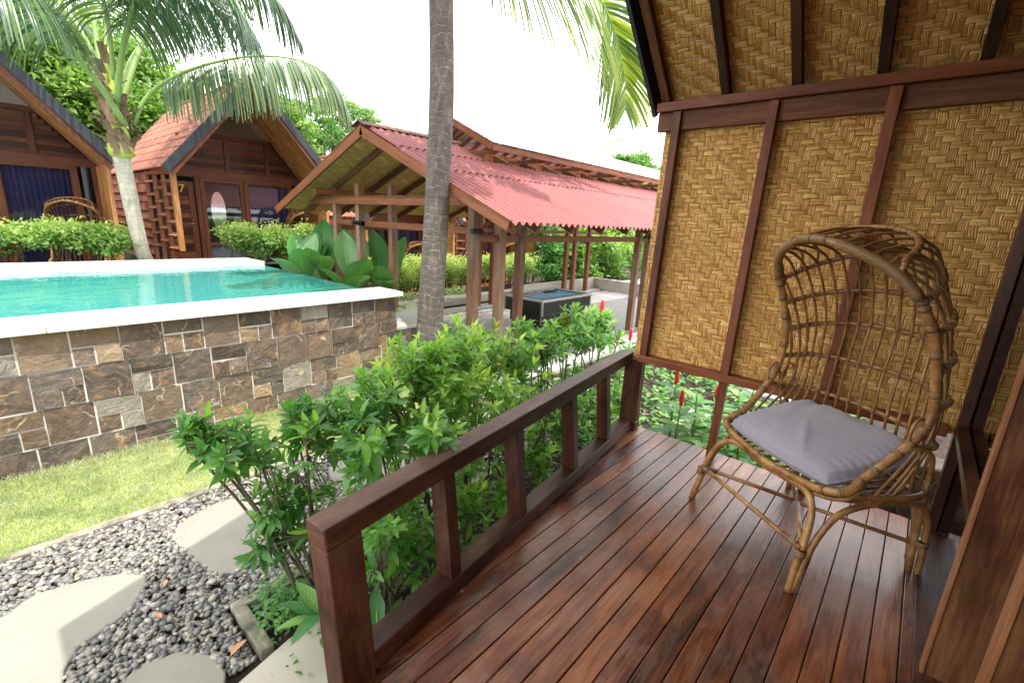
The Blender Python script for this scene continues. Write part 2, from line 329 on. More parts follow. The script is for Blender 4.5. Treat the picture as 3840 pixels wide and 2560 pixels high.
m_gard = leafmat('shrub_leaf', [(.05, .15, .035), (.085, .23, .05), (.15, .34, .06), (.27, .46, .08), (.46, .58, .12)], .42, .24)
m_hedge = leafmat('hedge_leaf', [(.05, .13, .03), (.12, .25, .06), (.24, .38, .10), (.44, .50, .17)], .35, .4)
m_tree = leafmat('tree_leaf', [(.035, .10, .03), (.07, .18, .045), (.14, .27, .06), (.27, .38, .10)], .4, .4)
m_feath = leafmat('feathery_leaf', [(.06, .15, .04), (.12, .25, .07), (.22, .34, .11)], .4, .5)
m_palm = leafmat('palm_leaflet', [(.028, .070, .040), (.055, .115, .06), (.12, .19, .09), (.26, .32, .15)], .30, .24, .8)
m_palmy = leafmat('yellow_palm_leaflet', [(.05, .12, .03), (.12, .20, .03), (.25, .31, .04), (.36, .37, .06)], .45, .35, .5)
m_calath = leafmat('broad_leaf', [(.09, .26, .08), (.16, .36, .11), (.27, .45, .20)], .35, .3)
m_cost = leafmat('ginger_leaf', [(.05, .16, .04), (.12, .30, .07), (.26, .44, .12)], .38, .35)
m_dieff = leafmat('pale_leaf', [(.25, .38, .16), (.48, .58, .33), (.62, .68, .48)], .35, .4)
m_weed = leafmat('weed_leaf', [(.05, .16, .05), (.10, .26, .08), (.20, .36, .08)], .35, .45)
m_blade = leafmat('grass_blade', [(.17, .21, .09), (.27, .31, .15), (.38, .40, .23), (.46, .45, .31)], .2, .6, .3, False)
m_stem = simple('shrub_stem', (.085, .065, .035), .8, .4, 30, .002)
m_gstem = simple('green_stem', (.14, .24, .05), .55, .3, 20)
m_petiole = simple('palm_petiole', (.24, .36, .10), .4, .3, 6)
m_sheath = simple('dry_sheath', (.22, .145, .085), .9, .4, 16, .006)
m_shaft = simple('green_crownshaft', (.38, .48, .06), .45, .3, 6)
m_rock = simple('mossy_rock', (.22, .22, .09), .95, .7, 7, .02, 20)
m_dead = simple('dead_leaf', (.50, .24, .12), .8, .3, 30)
def palmbark(light):
    def fn(t, p, o):
        sx = nd(t, 'ShaderNodeSeparateXYZ'); t.links.new(uvn(t), sx.inputs[0]); ob = obn(t)
        n = noise(t, ob, 5, 4, .6); u = mth(t, 'ADD', mth(t, 'MULTIPLY', sx.outputs[0], 13), mth(t, 'MULTIPLY', n, 2.6))
        f = mth(t, 'FRACT', u); vert = noise(t, ob, 1, 6, .75, (26, 26, 5)); bl = noise(t, ob, 9, 5, .7)
        a, b, cc = ((.26, .22, .17), (.45, .40, .32), (.58, .54, .46)) if light else ((.050, .040, .033), (.115, .095, .078), (.23, .20, .165))
        c = ramp(t, mth(t, 'ADD', mth(t, 'MULTIPLY', vert, .6), mth(t, 'MULTIPLY', bl, .4)), [(.33, a), (.52, b), (.68, cc)])
        c = mix(t, ramp(t, f, [(.86, (0, 0, 0)), (.93, (1, 1, 1)), (1, (0, 0, 0))]), c, cc)
        c = mix(t, ramp(t, f, [(0, (1, 1, 1)), (.08, (0, 0, 0))]), c, tuple(x * .5 for x in a))
        t.links.new(c, p.inputs['Base Color']); p.inputs['Roughness'].default_value = .85
        bump(t, p, mth(t, 'ADD', f, mth(t, 'MULTIPLY', vert, .5)), .6, .015)
    return fn
m_bark = M('grey_palm_bark', palmbark(False)); m_barkl = M('pale_palm_bark', palmbark(True))
m_treebark = simple('tree_bark', (.12, .09, .06), .9, .4, 12, .01)

# ------------------------------------------------------------------ mesh builder
V = lambda *a: np.array(a, float)
def nrm(a):
    a = np.asarray(a, float); return a / (np.linalg.norm(a) + 1e-12)
class MB:
    def __init__(s): s.v = []; s.f = []; s.uv = []; s.r = []
    def add(s, vs, fs, uvs, r=None):
        b = len(s.v); r = random.random() if r is None else r
        s.v += [tuple(map(float, x)) for x in vs]
        for f, u in zip(fs, uvs):
            s.f.append(tuple(b + i for i in f)); s.uv.append(u); s.r.append(r)
        return s
    def hexa(s, o, l, w, h, r=None):
        """o centre; l,w,h half vectors, grain along l"""
        o, l, w, h = map(np.asarray, (o, l, w, h))
        c = [o + a * l + b * w + d * h for d in (-1, 1) for b in (-1, 1) for a in (-1, 1)]
        ll, wl, hl = (2 * np.linalg.norm(x) for x in (l, w, h)); ox, oy = random.random() * 7, random.random() * 7
        def q(a, b): return [(ox, oy), (ox + a, oy), (ox + a, oy + b), (ox, oy + b)]
        if np.dot(np.cross(l, w), h) < 0:
            fl = lambda f: f[::-1]
        else: fl = lambda f: f
        F = [((0, 2, 3, 1), 'wl'), ((4, 5, 7, 6), 'lw'), ((0, 1, 5, 4), 'lh'), ((2, 6, 7, 3), 'hl'), ((0, 4, 6, 2), 'hw'), ((1, 3, 7, 5), 'wh')]
        fs = []; us = []
        for f, k in F:
            pts = [c[i] for i in f]; uu = []
            for pnt in pts:
                d = pnt - o
                a = d @ nrm(l); b_ = d @ nrm(w); e = d @ nrm(h)
                if 'l' in k: uu.append((ox + a, oy + (b_ if 'w' in k else e + wl)))
                else: uu.append((ox + b_ * .3, oy + e))
            if fl((1, 2)) != (1, 2): f = f[::-1]; uu = uu[::-1]
            fs.append(f); us.append(uu)
        return s.add(c, fs, us, r)
    def box(s, x0, x1, y0, y1, z0, z1, r=None, grain=None):
        o = V((x0 + x1) / 2, (y0 + y1) / 2, (z0 + z1) / 2); H = [V((x1 - x0) / 2, 0, 0), V(0, (y1 - y0) / 2, 0), V(0, 0, (z1 - z0) / 2)]
        g = int(np.argmax([x.sum() for x in H])) if grain is None else grain
        return s.hexa(o, H[g], H[(g + 1) % 3], H[(g + 2) % 3], r)
    def beam(s, p0, p1, w, h, up=(0, 0, 1), r=None):
        p0, p1 = V(*p0), V(*p1); l = (p1 - p0) / 2; t = nrm(l); sd_ = nrm(np.cross(t, up)); u = np.cross(sd_, t)
        return s.hexa((p0 + p1) / 2, l, sd_ * w / 2, u * h / 2, r)
    def tube(s, pts, rad, n=8, r=None, cap=True, v0=0):
        pts = [V(*p) for p in pts]; m = len(pts)
        rad = [rad] * m if isinstance(rad, (int, float)) else list(rad)
        vs = []; L_ = [0]
        t0 = nrm(pts[1] - pts[0]); a = nrm(np.cross(t0, (0, 0, 1) if abs(t0[2]) < .9 else (1, 0, 0)))
        for i in range(m):
            t = nrm(pts[min(i + 1, m - 1)] - pts[max(i - 1, 0)])
            a = nrm(a - t * (a @ t)); b = np.cross(t, a)
            if i: L_.append(L_[-1] + np.linalg.norm(pts[i] - pts[i - 1]))
            for k in range(n):
                an = 2 * pi * k / n; vs.append(pts[i] + rad[i] * (math.cos(an) * a + math.sin(an) * b))
        fs = []; us = []
        for i in range(m - 1):
            for k in range(n):
                k2 = (k + 1) % n
                fs.append((i * n + k, i * n + k2, (i + 1) * n + k2, (i + 1) * n + k))
                us.append([(L_[i] + v0, k / n), (L_[i] + v0, (k + 1) / n), (L_[i + 1] + v0, (k + 1) / n), (L_[i + 1] + v0, k / n)])
        if cap:
            fs.append(tuple(range(n))[::-1]); us.append([(0, 0)] * n)
            fs.append(tuple((m - 1) * n + k for k in range(n))); us.append([(0, 0)] * n)
        return s.add(vs, fs, us, r)
    def quad(s, a, b, c, d, r=None):
        a, b, c, d = map(lambda x: V(*x), (a, b, c, d)); e1 = nrm(b - a); e2 = nrm((d - a) - e1 * ((d - a) @ e1))
        return s.add([a, b, c, d], [(0, 1, 2, 3)], [[((x - a) @ e1, (x - a) @ e2) for x in (a, b, c, d)]], r)
    def grid(s, P, r=None, uvf=None):
        n, m = len(P), len(P[0]); vs = [p for row in P for p in row]; fs = []; us = []
        for i in range(n - 1):
            for j in range(m - 1):
                fs.append((i * m + j, (i + 1) * m + j, (i + 1) * m + j + 1, i * m + j + 1))
                g = uvf or (lambda i, j: (i / (n - 1), j / (m - 1)))
                us.append([g(i, j), g(i + 1, j), g(i + 1, j + 1), g(i, j + 1)])
        return s.add(vs, fs, us, r)
    def build(s, name, mat, parent=None, smooth=False, bevel=0, label=None, solid=0, sub=0):
        me = bpy.data.meshes.new(name); me.from_pydata(s.v, [], s.f); me.update()
        uvl = me.uv_layers.new(name='UVMap'); flat = [c for f in s.uv for u in f for c in u]
        uvl.data.foreach_set('uv', flat)
        at_ = me.attributes.new('rnd', 'FLOAT', 'FACE'); at_.data.foreach_set('value', s.r)
        if smooth: me.polygons.foreach_set('use_smooth', [True] * len(me.polygons))
        return link(name, me, mat, parent, bevel, label, solid, sub)
def link(name, me, mat, parent=None, bevel=0, label=None, solid=0, sub=0):
    me.materials.append(mat); o = bpy.data.objects.new(name, me); C.objects.link(o)
    if parent is not None: o.parent = parent
    if label: o['label'] = label
    if solid:
        d = o.modifiers.new('solid', 'SOLIDIFY'); d.thickness = solid
    if bevel:
        d = o.modifiers.new('bevel', 'BEVEL'); d.width = bevel; d.segments = 2; d.limit_method = 'ANGLE'
    if sub:
        d = o.modifiers.new('sub', 'SUBSURF'); d.levels = sub; d.render_levels = sub
    return o
def npmesh(name, mat, verts, faces, uv, r, parent=None, smooth=True):
    """verts (N,3) faces (F,k) uv (F*k,2) r (F,)"""
    me = bpy.data.meshes.new(name); n = len(verts); F, k = faces.shape
    me.vertices.add(n); me.vertices.foreach_set('co', np.ascontiguousarray(verts, dtype=np.float32).ravel())
    me.loops.add(F * k); me.loops.foreach_set('vertex_index', np.ascontiguousarray(faces, dtype=np.int32).ravel())
    me.polygons.add(F); me.polygons.foreach_set('loop_start', np.arange(0, F * k, k, dtype=np.int32)); me.polygons.foreach_set('loop_total', np.full(F, k, dtype=np.int32))
    if smooth: me.polygons.foreach_set('use_smooth', np.ones(F, dtype=bool))
    me.update(calc_edges=True)
    me.uv_layers.new(name='UVMap').data.foreach_set('uv', np.ascontiguousarray(uv, dtype=np.float32).ravel())
    me.attributes.new('rnd', 'FLOAT', 'FACE').data.foreach_set('value', np.ascontiguousarray(r, dtype=np.float32))
    return link(name, me, mat, parent)
def thing(name, label, cat, group=None, loc=(0, 0, 0), rz=0):
    o = bpy.data.objects.new(name, None); C.objects.link(o); o.location = loc; o.rotation_euler = (0, 0, rz)
    o.empty_display_size = .1
    o['label'] = label; o['category'] = cat
    if group: o['group'] = group
    return o
def tag(o, label, cat, group=None, kind=None):
    if label: o['label'] = label
    if cat: o['category'] = cat
    if group: o['group'] = group
    if kind: o['kind'] = kind
    return o
def copy_tree(root, loc, rz=None, label=None, skip=()):
    c = root.copy(); C.objects.link(c); c.location = loc
    if rz is not None: c.rotation_euler = (0, 0, rz)
    if label: c['label'] = label
    for ch in list(root.children):
        if ch.name.split('.')[0] in skip: continue
        d = ch.copy(); C.objects.link(d); d.parent = c
        for g in list(ch.children):
            if g.name.split('.')[0] in skip: continue
            e = g.copy(); C.objects.link(e); e.parent = d
    return c

# leaf template: 3 columns x 5 rows
LT = np.array([0, .25, .55, .82, 1.0]); LW = np.array([.12, .85, 1.0, .55, .02])
def leaves(pos, dirs, ups, ln, wd, curl=.25, fold=.25, shape=None):
    """arrays -> verts, faces, uv"""
    n = len(pos); lw = LW if shape is None else np.array(shape)
    d = dirs / (np.linalg.norm(dirs, axis=1, keepdims=True) + 1e-9)
    s = np.cross(d, ups); s /= (np.linalg.norm(s, axis=1, keepdims=True) + 1e-9); u = np.cross(s, d)
    ln = np.asarray(ln).reshape(-1, 1) * np.ones((n, 1)); wd = np.asarray(wd).reshape(-1, 1) * np.ones((n, 1))
    curl = np.asarray(curl).reshape(-1, 1) * np.ones((n, 1))
    out = np.zeros((n, 15, 3)); uv = np.zeros((15, 2)); k = 0
    for i in range(5):
        t = LT[i]
        base = pos + d * ln * t * (1 - .12 * curl * t) - u * ln * curl * t * t
        for j, c in enumerate((-1, 0, 1)):
            out[:, k] = base + s * wd * .5 * lw[i] * c + u * wd * .5 * lw[i] * fold * abs(c)
            uv[k] = (t, .5 + c * .5); k += 1
    fs = []
    for i in range(4):
        for j in range(2):
            a = i * 3 + j; fs.append((a, a + 1, a + 4, a + 3))
    fs = np.array(fs); faces = (np.arange(n)[:, None, None] * 15 + fs[None]).reshape(-1, 4)
    uvs = np.tile(uv[fs].reshape(-1, 2), (n, 1))
    return out.reshape(-1, 3), faces, uvs
def leafobj(name, mat, pos, dirs, ups, ln, wd, r, parent=None, **k):
    v, f, uv = leaves(np.asarray(pos), np.asarray(dirs), np.asarray(ups), ln, wd, **k)
    return npmesh(name, mat, v, f, uv, np.repeat(np.asarray(r), 8), parent)

G = -.45
def rail_y(x): return 1.10 + (x - .62) * .130     # inner line of the railing at its foot
# ================================================================== GROUND
mb = MB()
xs_ = [-90, 5.5, 5.6, 160]; ys_ = [-60, 10.0, 10.15, 160]
mb.grid([[(x, y, G - (.60 if (x > 5.55 and y > 10.1) else .03)) for y in ys_] for x in xs_][::1]); tag(mb.build('ground', m_soil), None, None, kind='structure')
mb = MB(); mb.quad((-4, 3.50, G), (4.6, 3.50, G), (4.6, 4.62, G), (-4, 4.62, G)); tag(mb.build('lawn', m_lawn), None, None, kind='structure')
mb = MB(); mb.quad((-4, 1.2, G - .012), (9, 1.2, G - .012), (9, 3.44, G - .012), (-4, 3.44, G - .012)); tag(mb.build('gravel_bed', m_soil), None, None, kind='structure')
mb = MB(); mb.quad((4.6, 3.5, G + .012), (16, 3.5, G + .012), (16, 7.42, G + .012), (4.6, 7.42, G + .012)); mb.quad((3.98, 3.5, G + .012), (4.6, 3.5, G + .012), (4.6, 7.42, G + .012), (3.98, 7.42, G + .012)); tag(mb.build('pavilion_floor', m_paver), None, None, kind='structure')
# slabs beside the gravel, near the steps
def slabobj(name, pts, z0, z1, mat, label, cat, group=None, bev=.012, parent=None):
    n = len(pts); b = MB(); vs = [(x, y, z0) for x, y in pts] + [(x, y, z1) for x, y in pts]
    fs = [tuple(range(n, 2 * n))] + [(i, (i + 1) % n, n + (i + 1) % n, n + i) for i in range(n)]
    b.add(vs, fs, [[(0, 0)] * len(f) for f in fs]); o = b.build(name, mat, parent, bevel=bev)
    if label: tag(o, label, cat, group)
    return o
def smooth_poly(pts, k=4, jit=0.0):
    n = len(pts); out = []
    for i in range(n):
        p0, p1, p2, p3 = (np.array(pts[(i + j) % n], float) for j in (-1, 0, 1, 2))
        for q in range(k):
            t = q / k
            out.append(tuple(.5 * ((2 * p1) + (-p0 + p2) * t + (2 * p0 - 5 * p1 + 4 * p2 - p3) * t * t + (-p0 + 3 * p1 - 3 * p2 + p3) * t ** 3) + rng.normal(0, jit, 2)))
    return out
SA = [(.507, 3.107), (.60, 3.2), (.844, 3.26), (1.038, 3.14), (1.17, 2.90), (1.05, 2.72), (.855, 2.61), (.761, 2.515), (.642, 2.49), (.575, 2.55), (.535, 2.70), (.49, 3.0)]
SB = [(-.35, 2.80), (-.22, 2.93), (-.076, 3.03), (.17, 2.945), (.29, 2.86), (.312, 2.76), (.275, 2.68), (.184, 2.56), (.013, 2.49), (-.05, 2.35), (-.1, 2.15), (-.35, 2.1), (-.5, 2.4)]
SC_ = [(.10, 2.13), (.20, 2.185), (.32, 2.14), (.402, 2.02), (.40, 1.86), (.25, 1.75), (.05, 1.85)]
SD = [(1.62, 3.22), (1.95, 3.28), (2.2, 3.1), (2.15, 2.8), (1.85, 2.68), (1.55, 2.82), (1.48, 3.05)]
SE = [(2.7, 3.2), (3.1, 3.25), (3.3, 2.95), (3.1, 2.7), (2.75, 2.72), (2.6, 2.95)]
for p, lb in ((SA, 'flat pale stepping stone half in shadow, in the gravel beside the bushy shrub'), (SB, 'large flat stepping stone at the left edge of the gravel, crossed by a shadow line'),
              (SC_, 'small grey stepping stone cut by the bottom edge, below the larger stone'), (SD, 'flat stepping stone mostly hidden behind the shrubs along the railing'), (SE, 'flat stepping stone behind the far end of the shrubs')):
    slabobj('stepping_stone', smooth_poly(p, 4, .004), G - .04, G + .022, m_slab, lb, 'stepping stone', 'irregular stepping stones in the gravel')
slabobj('paving_slab', [(.43, 1.80), (.665, 1.86), (.95, 1.86), (.95, 1.2), (.1, 1.2), (.1, 1.5)], G - .04, G + .03, m_cream, 'cream travertine paving slab beside the railing end post', 'paving', None, .006)
# lawn kerb and planter kerb
mb = MB(); mb.box(-4, 1.6, 3.43, 3.495, G - .1, G + .03); mb.box(1.61, 4.4, 3.43, 3.495, G - .1, G + .028); tag(mb.build('lawn_kerb', m_kerb, bevel=.006), 'low mossy concrete kerb between the lawn and the gravel', 'kerb')
mb = MB(); mb.box(.545, 3.9, 2.19, 2.25, G - .1, G + .045); mb.box(.545, .605, 1.865, 2.19, G - .1, G + .045); tag(mb.build('planter_kerb', m_kerb, bevel=.006), 'mossy concrete kerb around the shrub bed by the railing', 'kerb')
mb = MB()
P = [[(.6 + 3.3 * i / 60, 1.0 + 1.19 * j / 24, G + .01 + rng.normal(0, .009)) for j in range(25)] for i in range(61)]
mb.grid(P); tag(mb.build('planter_soil', m_soil, smooth=True), None, None, kind='structure')
mb = MB(); P = [[(3.1 + 5.5 * i / 60, -3 + 5.0 * j / 50, G + .01 + rng.normal(0, .012)) for j in range(51)] for i in range(61)]
mb.grid(P); tag(mb.build('garden_soil', m_soil, smooth=True), None, None, kind='structure')

# pebbles: one merged mass
def pebbles(n, region, name, smin=.008, smax=.0165):
    import bmesh
    bm = bmesh.new(); bmesh.ops.create_icosphere(bm, subdivisions=1, radius=1); bm.verts.ensure_lookup_table()
    bv = np.array([v.co[:] for v in bm.verts]); bf = np.array([[v.index for v in f.verts] for f in bm.faces]); bm.free()
    pos = region(n); n = len(pos)
    s = rng.uniform(smin, smax, n) * rng.choice([1, 1, 1, 1.35], n); sc3 = np.stack([s * rng.uniform(.9, 1.5, n), s * rng.uniform(.8, 1.1, n), s * rng.uniform(.45, .8, n)], 1)
    a = rng.uniform(0, 2 * pi, n); tl = rng.normal(0, .35, n)
    v = bv[None] * sc3[:, None] * (1 + rng.normal(0, .15, (n, len(bv), 1)))
    ct, st = np.cos(tl)[:, None], np.sin(tl)[:, None]
    x, y, z = v[..., 0], v[..., 1], v[..., 2]; y, z = y * ct - z * st, y * st + z * ct
    ca, sa = np.cos(a)[:, None], np.sin(a)[:, None]; x, y = x * ca - y * sa, x * sa + y * ca
    v = np.stack([x, y, z], -1) + pos[:, None]
    f = (np.arange(n)[:, None, None] * len(bv) + bf[None]).reshape(-1, 3)
    o = npmesh(name, m_pebble, v.reshape(-1, 3), f, np.zeros((len(f) * 3, 2)), np.repeat(rng.random(n), len(bf)))
    return tag(o, 'dark grey river pebbles covering the bed around the stepping stones', 'gravel', kind='stuff')
def inpoly(x, y, poly):
    r = np.zeros(len(x), bool); n = len(poly)
    for i in range(n):
        x1, y1 = poly[i]; x2, y2 = poly[(i + 1) % n]
        c = ((y1 > y) != (y2 > y)) & (x < (x2 - x1) * (y - y1) / (y2 - y1 + 1e-12) + x1); r ^= c
    return r
def reg(n):
    x = np.concatenate([rng.uniform(-.7, 1.6, int(n * .75)), rng.uniform(1.6, 4.6, n - int(n * .75))]); y = rng.uniform(1.85, 3.43, len(x))
    k = np.ones(len(x), bool)
    for p in (SA, SB, SC_, SD, SE):
        pc = np.mean(p, 0); k &= ~inpoly(x, y, [tuple(pc + (np.array(q) - pc) * .985) for q in p])
    k &= ~((y < 2.26) & (x > .53) & (x < 3.95)); k &= ~((y < 1.88) & (x > .4)) 
    k &= ~inpoly(x, y, [(.43, 1.78), (.665, 1.86), (.95, 1.86), (.95, 1.2), (.1, 1.2), (.1, 1.5)])
    x, y = x[k], y[k]; return np.stack([x, y, G + rng.uniform(-.004, .022, len(x))], 1)
pebbles(25000, reg, 'gravel')
# grass
n = 70000
gx = rng.uniform(-1.2, 4.4, n); gy = rng.uniform(3.49, 4.60, n)
pos = np.stack([gx, gy, np.full(n, G)], 1); hgt = rng.uniform(.012, .030, n) * np.where(gy > 4.45, 1.9, 1)
lean = rng.normal(0, .5, (n, 2)); tip = pos + np.stack([lean[:, 0] * hgt, lean[:, 1] * hgt, hgt], 1)
wv = rng.normal(0, 1, (n, 2)); wv /= np.linalg.norm(wv, axis=1, keepdims=True); wv = np.concatenate([wv * .0022, np.zeros((n, 1))], 1)
gv = np.stack([pos - wv, pos + wv, tip], 1).reshape(-1, 3); gf = np.arange(3 * n).reshape(-1, 3)
patch = .5 + .5 * np.sin(gx * 5 + 2 * np.sin(gy * 7)) * np.sin(gy * 6 + gx * 2)
tag(npmesh('grass', m_blade, gv, gf, np.zeros((3 * n, 2)), np.clip(.35 * rng.random(n) + .55 * patch + .1, 0, 1), smooth=False), 'short pale green lawn grass in front of the stone wall', 'grass', kind='stuff')
for (x, y, a, lb) in ((.452, 1.95, .4, 'curled orange brown dead leaf on the gravel beside the small stone'), (.36, 2.62, 1.2, 'small brown dead leaf on pebbles between the stepping stones'), (.30, 2.40, 2.0, 'tan dead leaf lying on the dark gravel')):
    v, f, uv = leaves(np.array([[x, y, G + .032]]), np.array([[math.cos(a), math.sin(a), .15]]), np.array([[0, .2, 1.]]), .085 if a < 1 else .05, .038 if a < 1 else .025, curl=.1, fold=.7)
    tag(npmesh('fallen_leaf', m_dead, v, f, uv, np.full(8, .5)), lb, 'dead leaf', 'fallen leaves on the gravel')

# ================================================================== OUR CABIN (porch)
cab = thing('timber_cabin', 'dark timber cabin porch in the foreground with plank deck, railing and woven bamboo wall', 'cabin')
XW = 3.15
def ty(x): return rail_y(x) - .012
mb = MB(); bw = .0867; ys = [1.252 - bw * k for k in range(-4, 19)]
for k in range(len(ys) - 1):
    y1, y0 = ys[k] - .0022, ys[k + 1] + .0022
    # clip by the railing line: board spans x where y1 < rail
    xs = -.7
    if y1 > 1.15: xs = max(xs, .62 + (y1 - 1.185) / .130)
    if xs > XW - .1: continue
    jo = random.uniform(-.0012, .0012); xc = (xs + XW + .05) / 2
    mb.box(xs, XW + .045 + random.uniform(-.004, .004), y0, y1, -.028, jo)
mb.build('deck', m_deck, cab, bevel=.0025)
mb = MB(); mb.box(-.7, 3.12, -.30, -.27, -.16, -.03); mb.box(3.08, 3.12, -.27, 1.36, -.16, -.03)
mb.beam((.5, 1.06, -.095), (3.1, 1.40, -.095), .04, .13)
for x in (.6, 1.8, 3.02):
    mb.box(x, x + .1, -.2, -.1, G, -.16); mb.box(x, x + .1, rail_y(x) - .12, rail_y(x) - .02, G, -.16)
mb.build('deck_joist', m_raft, cab, bevel=.003)
# railing: leans outward a little
def rp(x, off, z):   # point on the railing plane, off = outward offset
    return V(x - .13 * off, rail_y(x) + off + .115 * z, z)
RD = nrm(V(1, .13, 0)); RN = nrm(V(-.13, 1, 0)); RU = nrm(V(0, .115, 1))
def rbeam(x0, x1, o0, o1, z0, z1, name, bev=.006, mat=m_rail):
    b = MB(); p = rp((x0 + x1) / 2, (o0 + o1) / 2, (z0 + z1) / 2)
    H = [RD * (x1 - x0) / 2 / RD[0], RN * (o1 - o0) / 2, RU * (z1 - z0) / 2]
    g = int(np.argmax([np.linalg.norm(h) for h in H])); b.hexa(p, H[g], H[(g + 1) % 3], H[(g + 2) % 3]); return b.build(name, mat, cab, bevel=bev)
rbeam(.535, 3.13, -.003, .092, .527, .602, 'top_rail', .007)
rbeam(.66, 3.08, 0, .092, .012, .082, 'bottom_rail', .005)
rbeam(.538, .665, -.001, .090, -.25, .527, 'newel_post', .005)
for x in (1.055, 1.56, 2.14, 2.64):
    rbeam(x, x + .062, .006, .086, .082, .527, 'baluster', .004)
mb = MB(); mb.box(3.075, 3.14, 1.392, 1.53, -.3, .56); mb.build('corner_post', m_rail, cab, bevel=.005)
mb = MB(); mb.tube([(3.073, 1.39, .075), (3.073, 1.532, .075), (3.142, 1.532, .077), (3.142, 1.39, .075), (3.073, 1.39, .075)], .0012, 5); mb.build('wire', m_steel, cab)
# side wall: leans outward slightly
def wx(z): return 3.105 + .052 * (z - .5)
mb = MB(); mb.quad((wx(.55) + .045, 1.50, .55), (wx(.55) + .045, -.36, .55), (wx(2.2) + .045, -.36, 2.2), (wx(2.2) + .045, 1.50, 2.2)); mb.build('bamboo_panel', m_weave, cab, solid=.012)
for y in (1.405, .832, .275):
    b = MB(); b.beam((wx(.6), y + .0, .59 if y < 1.4 else .56), (wx(2.24), y, 2.245), .052, .05, up=(1, 0, 0)); b.build('wall_stud', m_trim, cab, bevel=.003)
for y in (.832, .275):
    b = MB(); b.beam((wx(0) + .01, y, -.02), (wx(.55) + .01, y, .548), .047, .05, up=(1, 0, 0)); b.build('wall_stud', m_trim, cab, bevel=.003)
mb = MB(); mb.box(wx(.57) - .035, wx(.57) + .05, -.26, 1.432, .548, .598); mb.build('wall_rail', m_trim, cab, bevel=.005)
mb = MB(); mb.box(wx(2.2) + .0, wx(2.2) + .05, -.34, 1.545, 2.135, 2.250); mb.build('wall_plate', m_beam, cab, bevel=.004)
mb = MB(); mb.box(wx(2.28) - .035, wx(2.28) + .045, -.34, 1.548, 2.252, 2.308); mb.build('plate_trim', m_trim, cab, bevel=.004)
# roof: two slopes
AX, AZ = 1.6, 3.93; EX, EZ = 3.245, 2.30
for sgn in (1, -1):
    f = lambda x, z: (x, z) if sgn > 0 else (2 * AX - x, z)
    ex, ez = f(EX, EZ)
    sl = math.hypot(EX - AX, AZ - EZ); nx, nz = sgn * (AZ - EZ) / sl, (EX - AX) / sl
    b = MB(); a0 = (ex + nx * .03, 1.56, ez + nz * .03); a1 = (ex + nx * .03, -3.0, ez + nz * .03); t1 = (AX + nx * .03, -3.0, AZ + nz * .03); t0 = (AX + nx * .03, 1.56, AZ + nz * .03)
    b.quad(a0, a1, t1, t0) if sgn > 0 else b.quad(a0, a1, t1, t0)
    b.build('bamboo_ceiling', m_weave, cab, solid=.01)
    b = MB(); k0, k1 = .055, .09
    b.hexa(V((ex + AX) / 2 + nx * .085 + sgn * .07, -.72, (ez + AZ) / 2 + nz * .085 - .07), V(0, 2.31, 0), V(AX - ex - sgn * .24, 0, AZ - ez + .24) / 2, V(nx, 0, nz) * .02)
    b.build('roof_covering', m_tile, cab)
    for yy in (1.50, 1.12, .735, .35, -.03, -.42):
        b = MB(); b.beam((ex + nx * -.003, yy, ez - nz * .003), (AX, yy, AZ - .0), .05, .052, up=(nx, 0, nz)); b.build('rafter', m_gold if 0 else (m_beam if yy > 1.4 else m_raft), cab, bevel=.003)
    b = MB(); b.beam((ex + sgn * .02, 1.585, ez - .02), (AX - sgn * .0, 1.585, AZ + .05), .028, .13, up=(nx, 0, nz)); b.build('barge_board', m_black, cab, bevel=.003)
mb = MB(); mb.box(AX - .03, AX + .03, -3, 1.55, AZ - .12, AZ - .02); mb.build('ridge_beam', m_beam, cab)
# house front beside the camera: sliding glass and its frames
GY = -.335
mb = MB(); mb.box(3.125, 3.19, GY + .003, -.288, -.03, 2.25); mb.build('door_frame', m_rail, cab, bevel=.003)
mb = MB(); mb.box(2.07, 3.122, GY + .003, -.284, .575, .615); mb.build('door_frame', m_rail, cab, bevel=.003)
mb = MB(); mb.box(1.4, 3.122, GY - .06, -.262, -.02, .006); mb.build('door_track', m_rail, cab, bevel=.002)
mb = MB(); mb.box(1.4, 3.14, GY - .04, -.24, 2.08, 2.2); mb.build('door_frame', m_rail, cab, bevel=.003)
mb = MB(); mb.quad((3.19, GY, .0), (2.05, GY, .0), (2.05, GY, 2.2), (3.19, GY, 2.2)); mb.build('glass_pane', m_glass, cab)
for x0, y0, d in ((2.0, -.292, .25), (1.315, -.292, .25)):
    b = MB(); b.box(x0, x0 + .045, y0 - d, y0, -.02, 2.2); b.build('sliding_door_stile', m_stile, cab, bevel=.003)
    b = MB(); b.box(x0 - .006, x0 + .047, y0 + .001, y0 + .012, -.02, 2.2); b.build('stile_edge', m_edge, cab, bevel=.002)
b = MB(); b.box(.2, 1.3, -.60, -.56, -.02, 2.2); b.build('sliding_door_panel', m_rail, cab)
mb = MB(); mb.quad((3.25, GY - .02, 2.2), (-.2, GY - .02, 2.2), (-.2, GY - .02, 3.9), (3.25, GY - .02, 3.9)); mb.build('gable_wall', m_sid, cab, solid=.02)
mb = MB()
mb.quad((-.3, -.62, -.02), (3.3, -.62, -.02), (3.3, -3, -.02), (-.3, -3, -.02)); mb.quad((3.205, -.33, -.02), (3.205, -.33, 2.3), (3.205, -3, 2.3), (3.205, -3, -.02))
mb.quad((-.3, -3, -.02), (-.3, -3, 3.9), (3.3, -3, 3.9), (3.3, -3, -.02)); mb.quad((-.3, -.4, -.02), (-.3, -3, -.02), (-.3, -3, 2.3), (-.3, -.4, 2.3)); mb.build('room_interior', m_raft, cab)

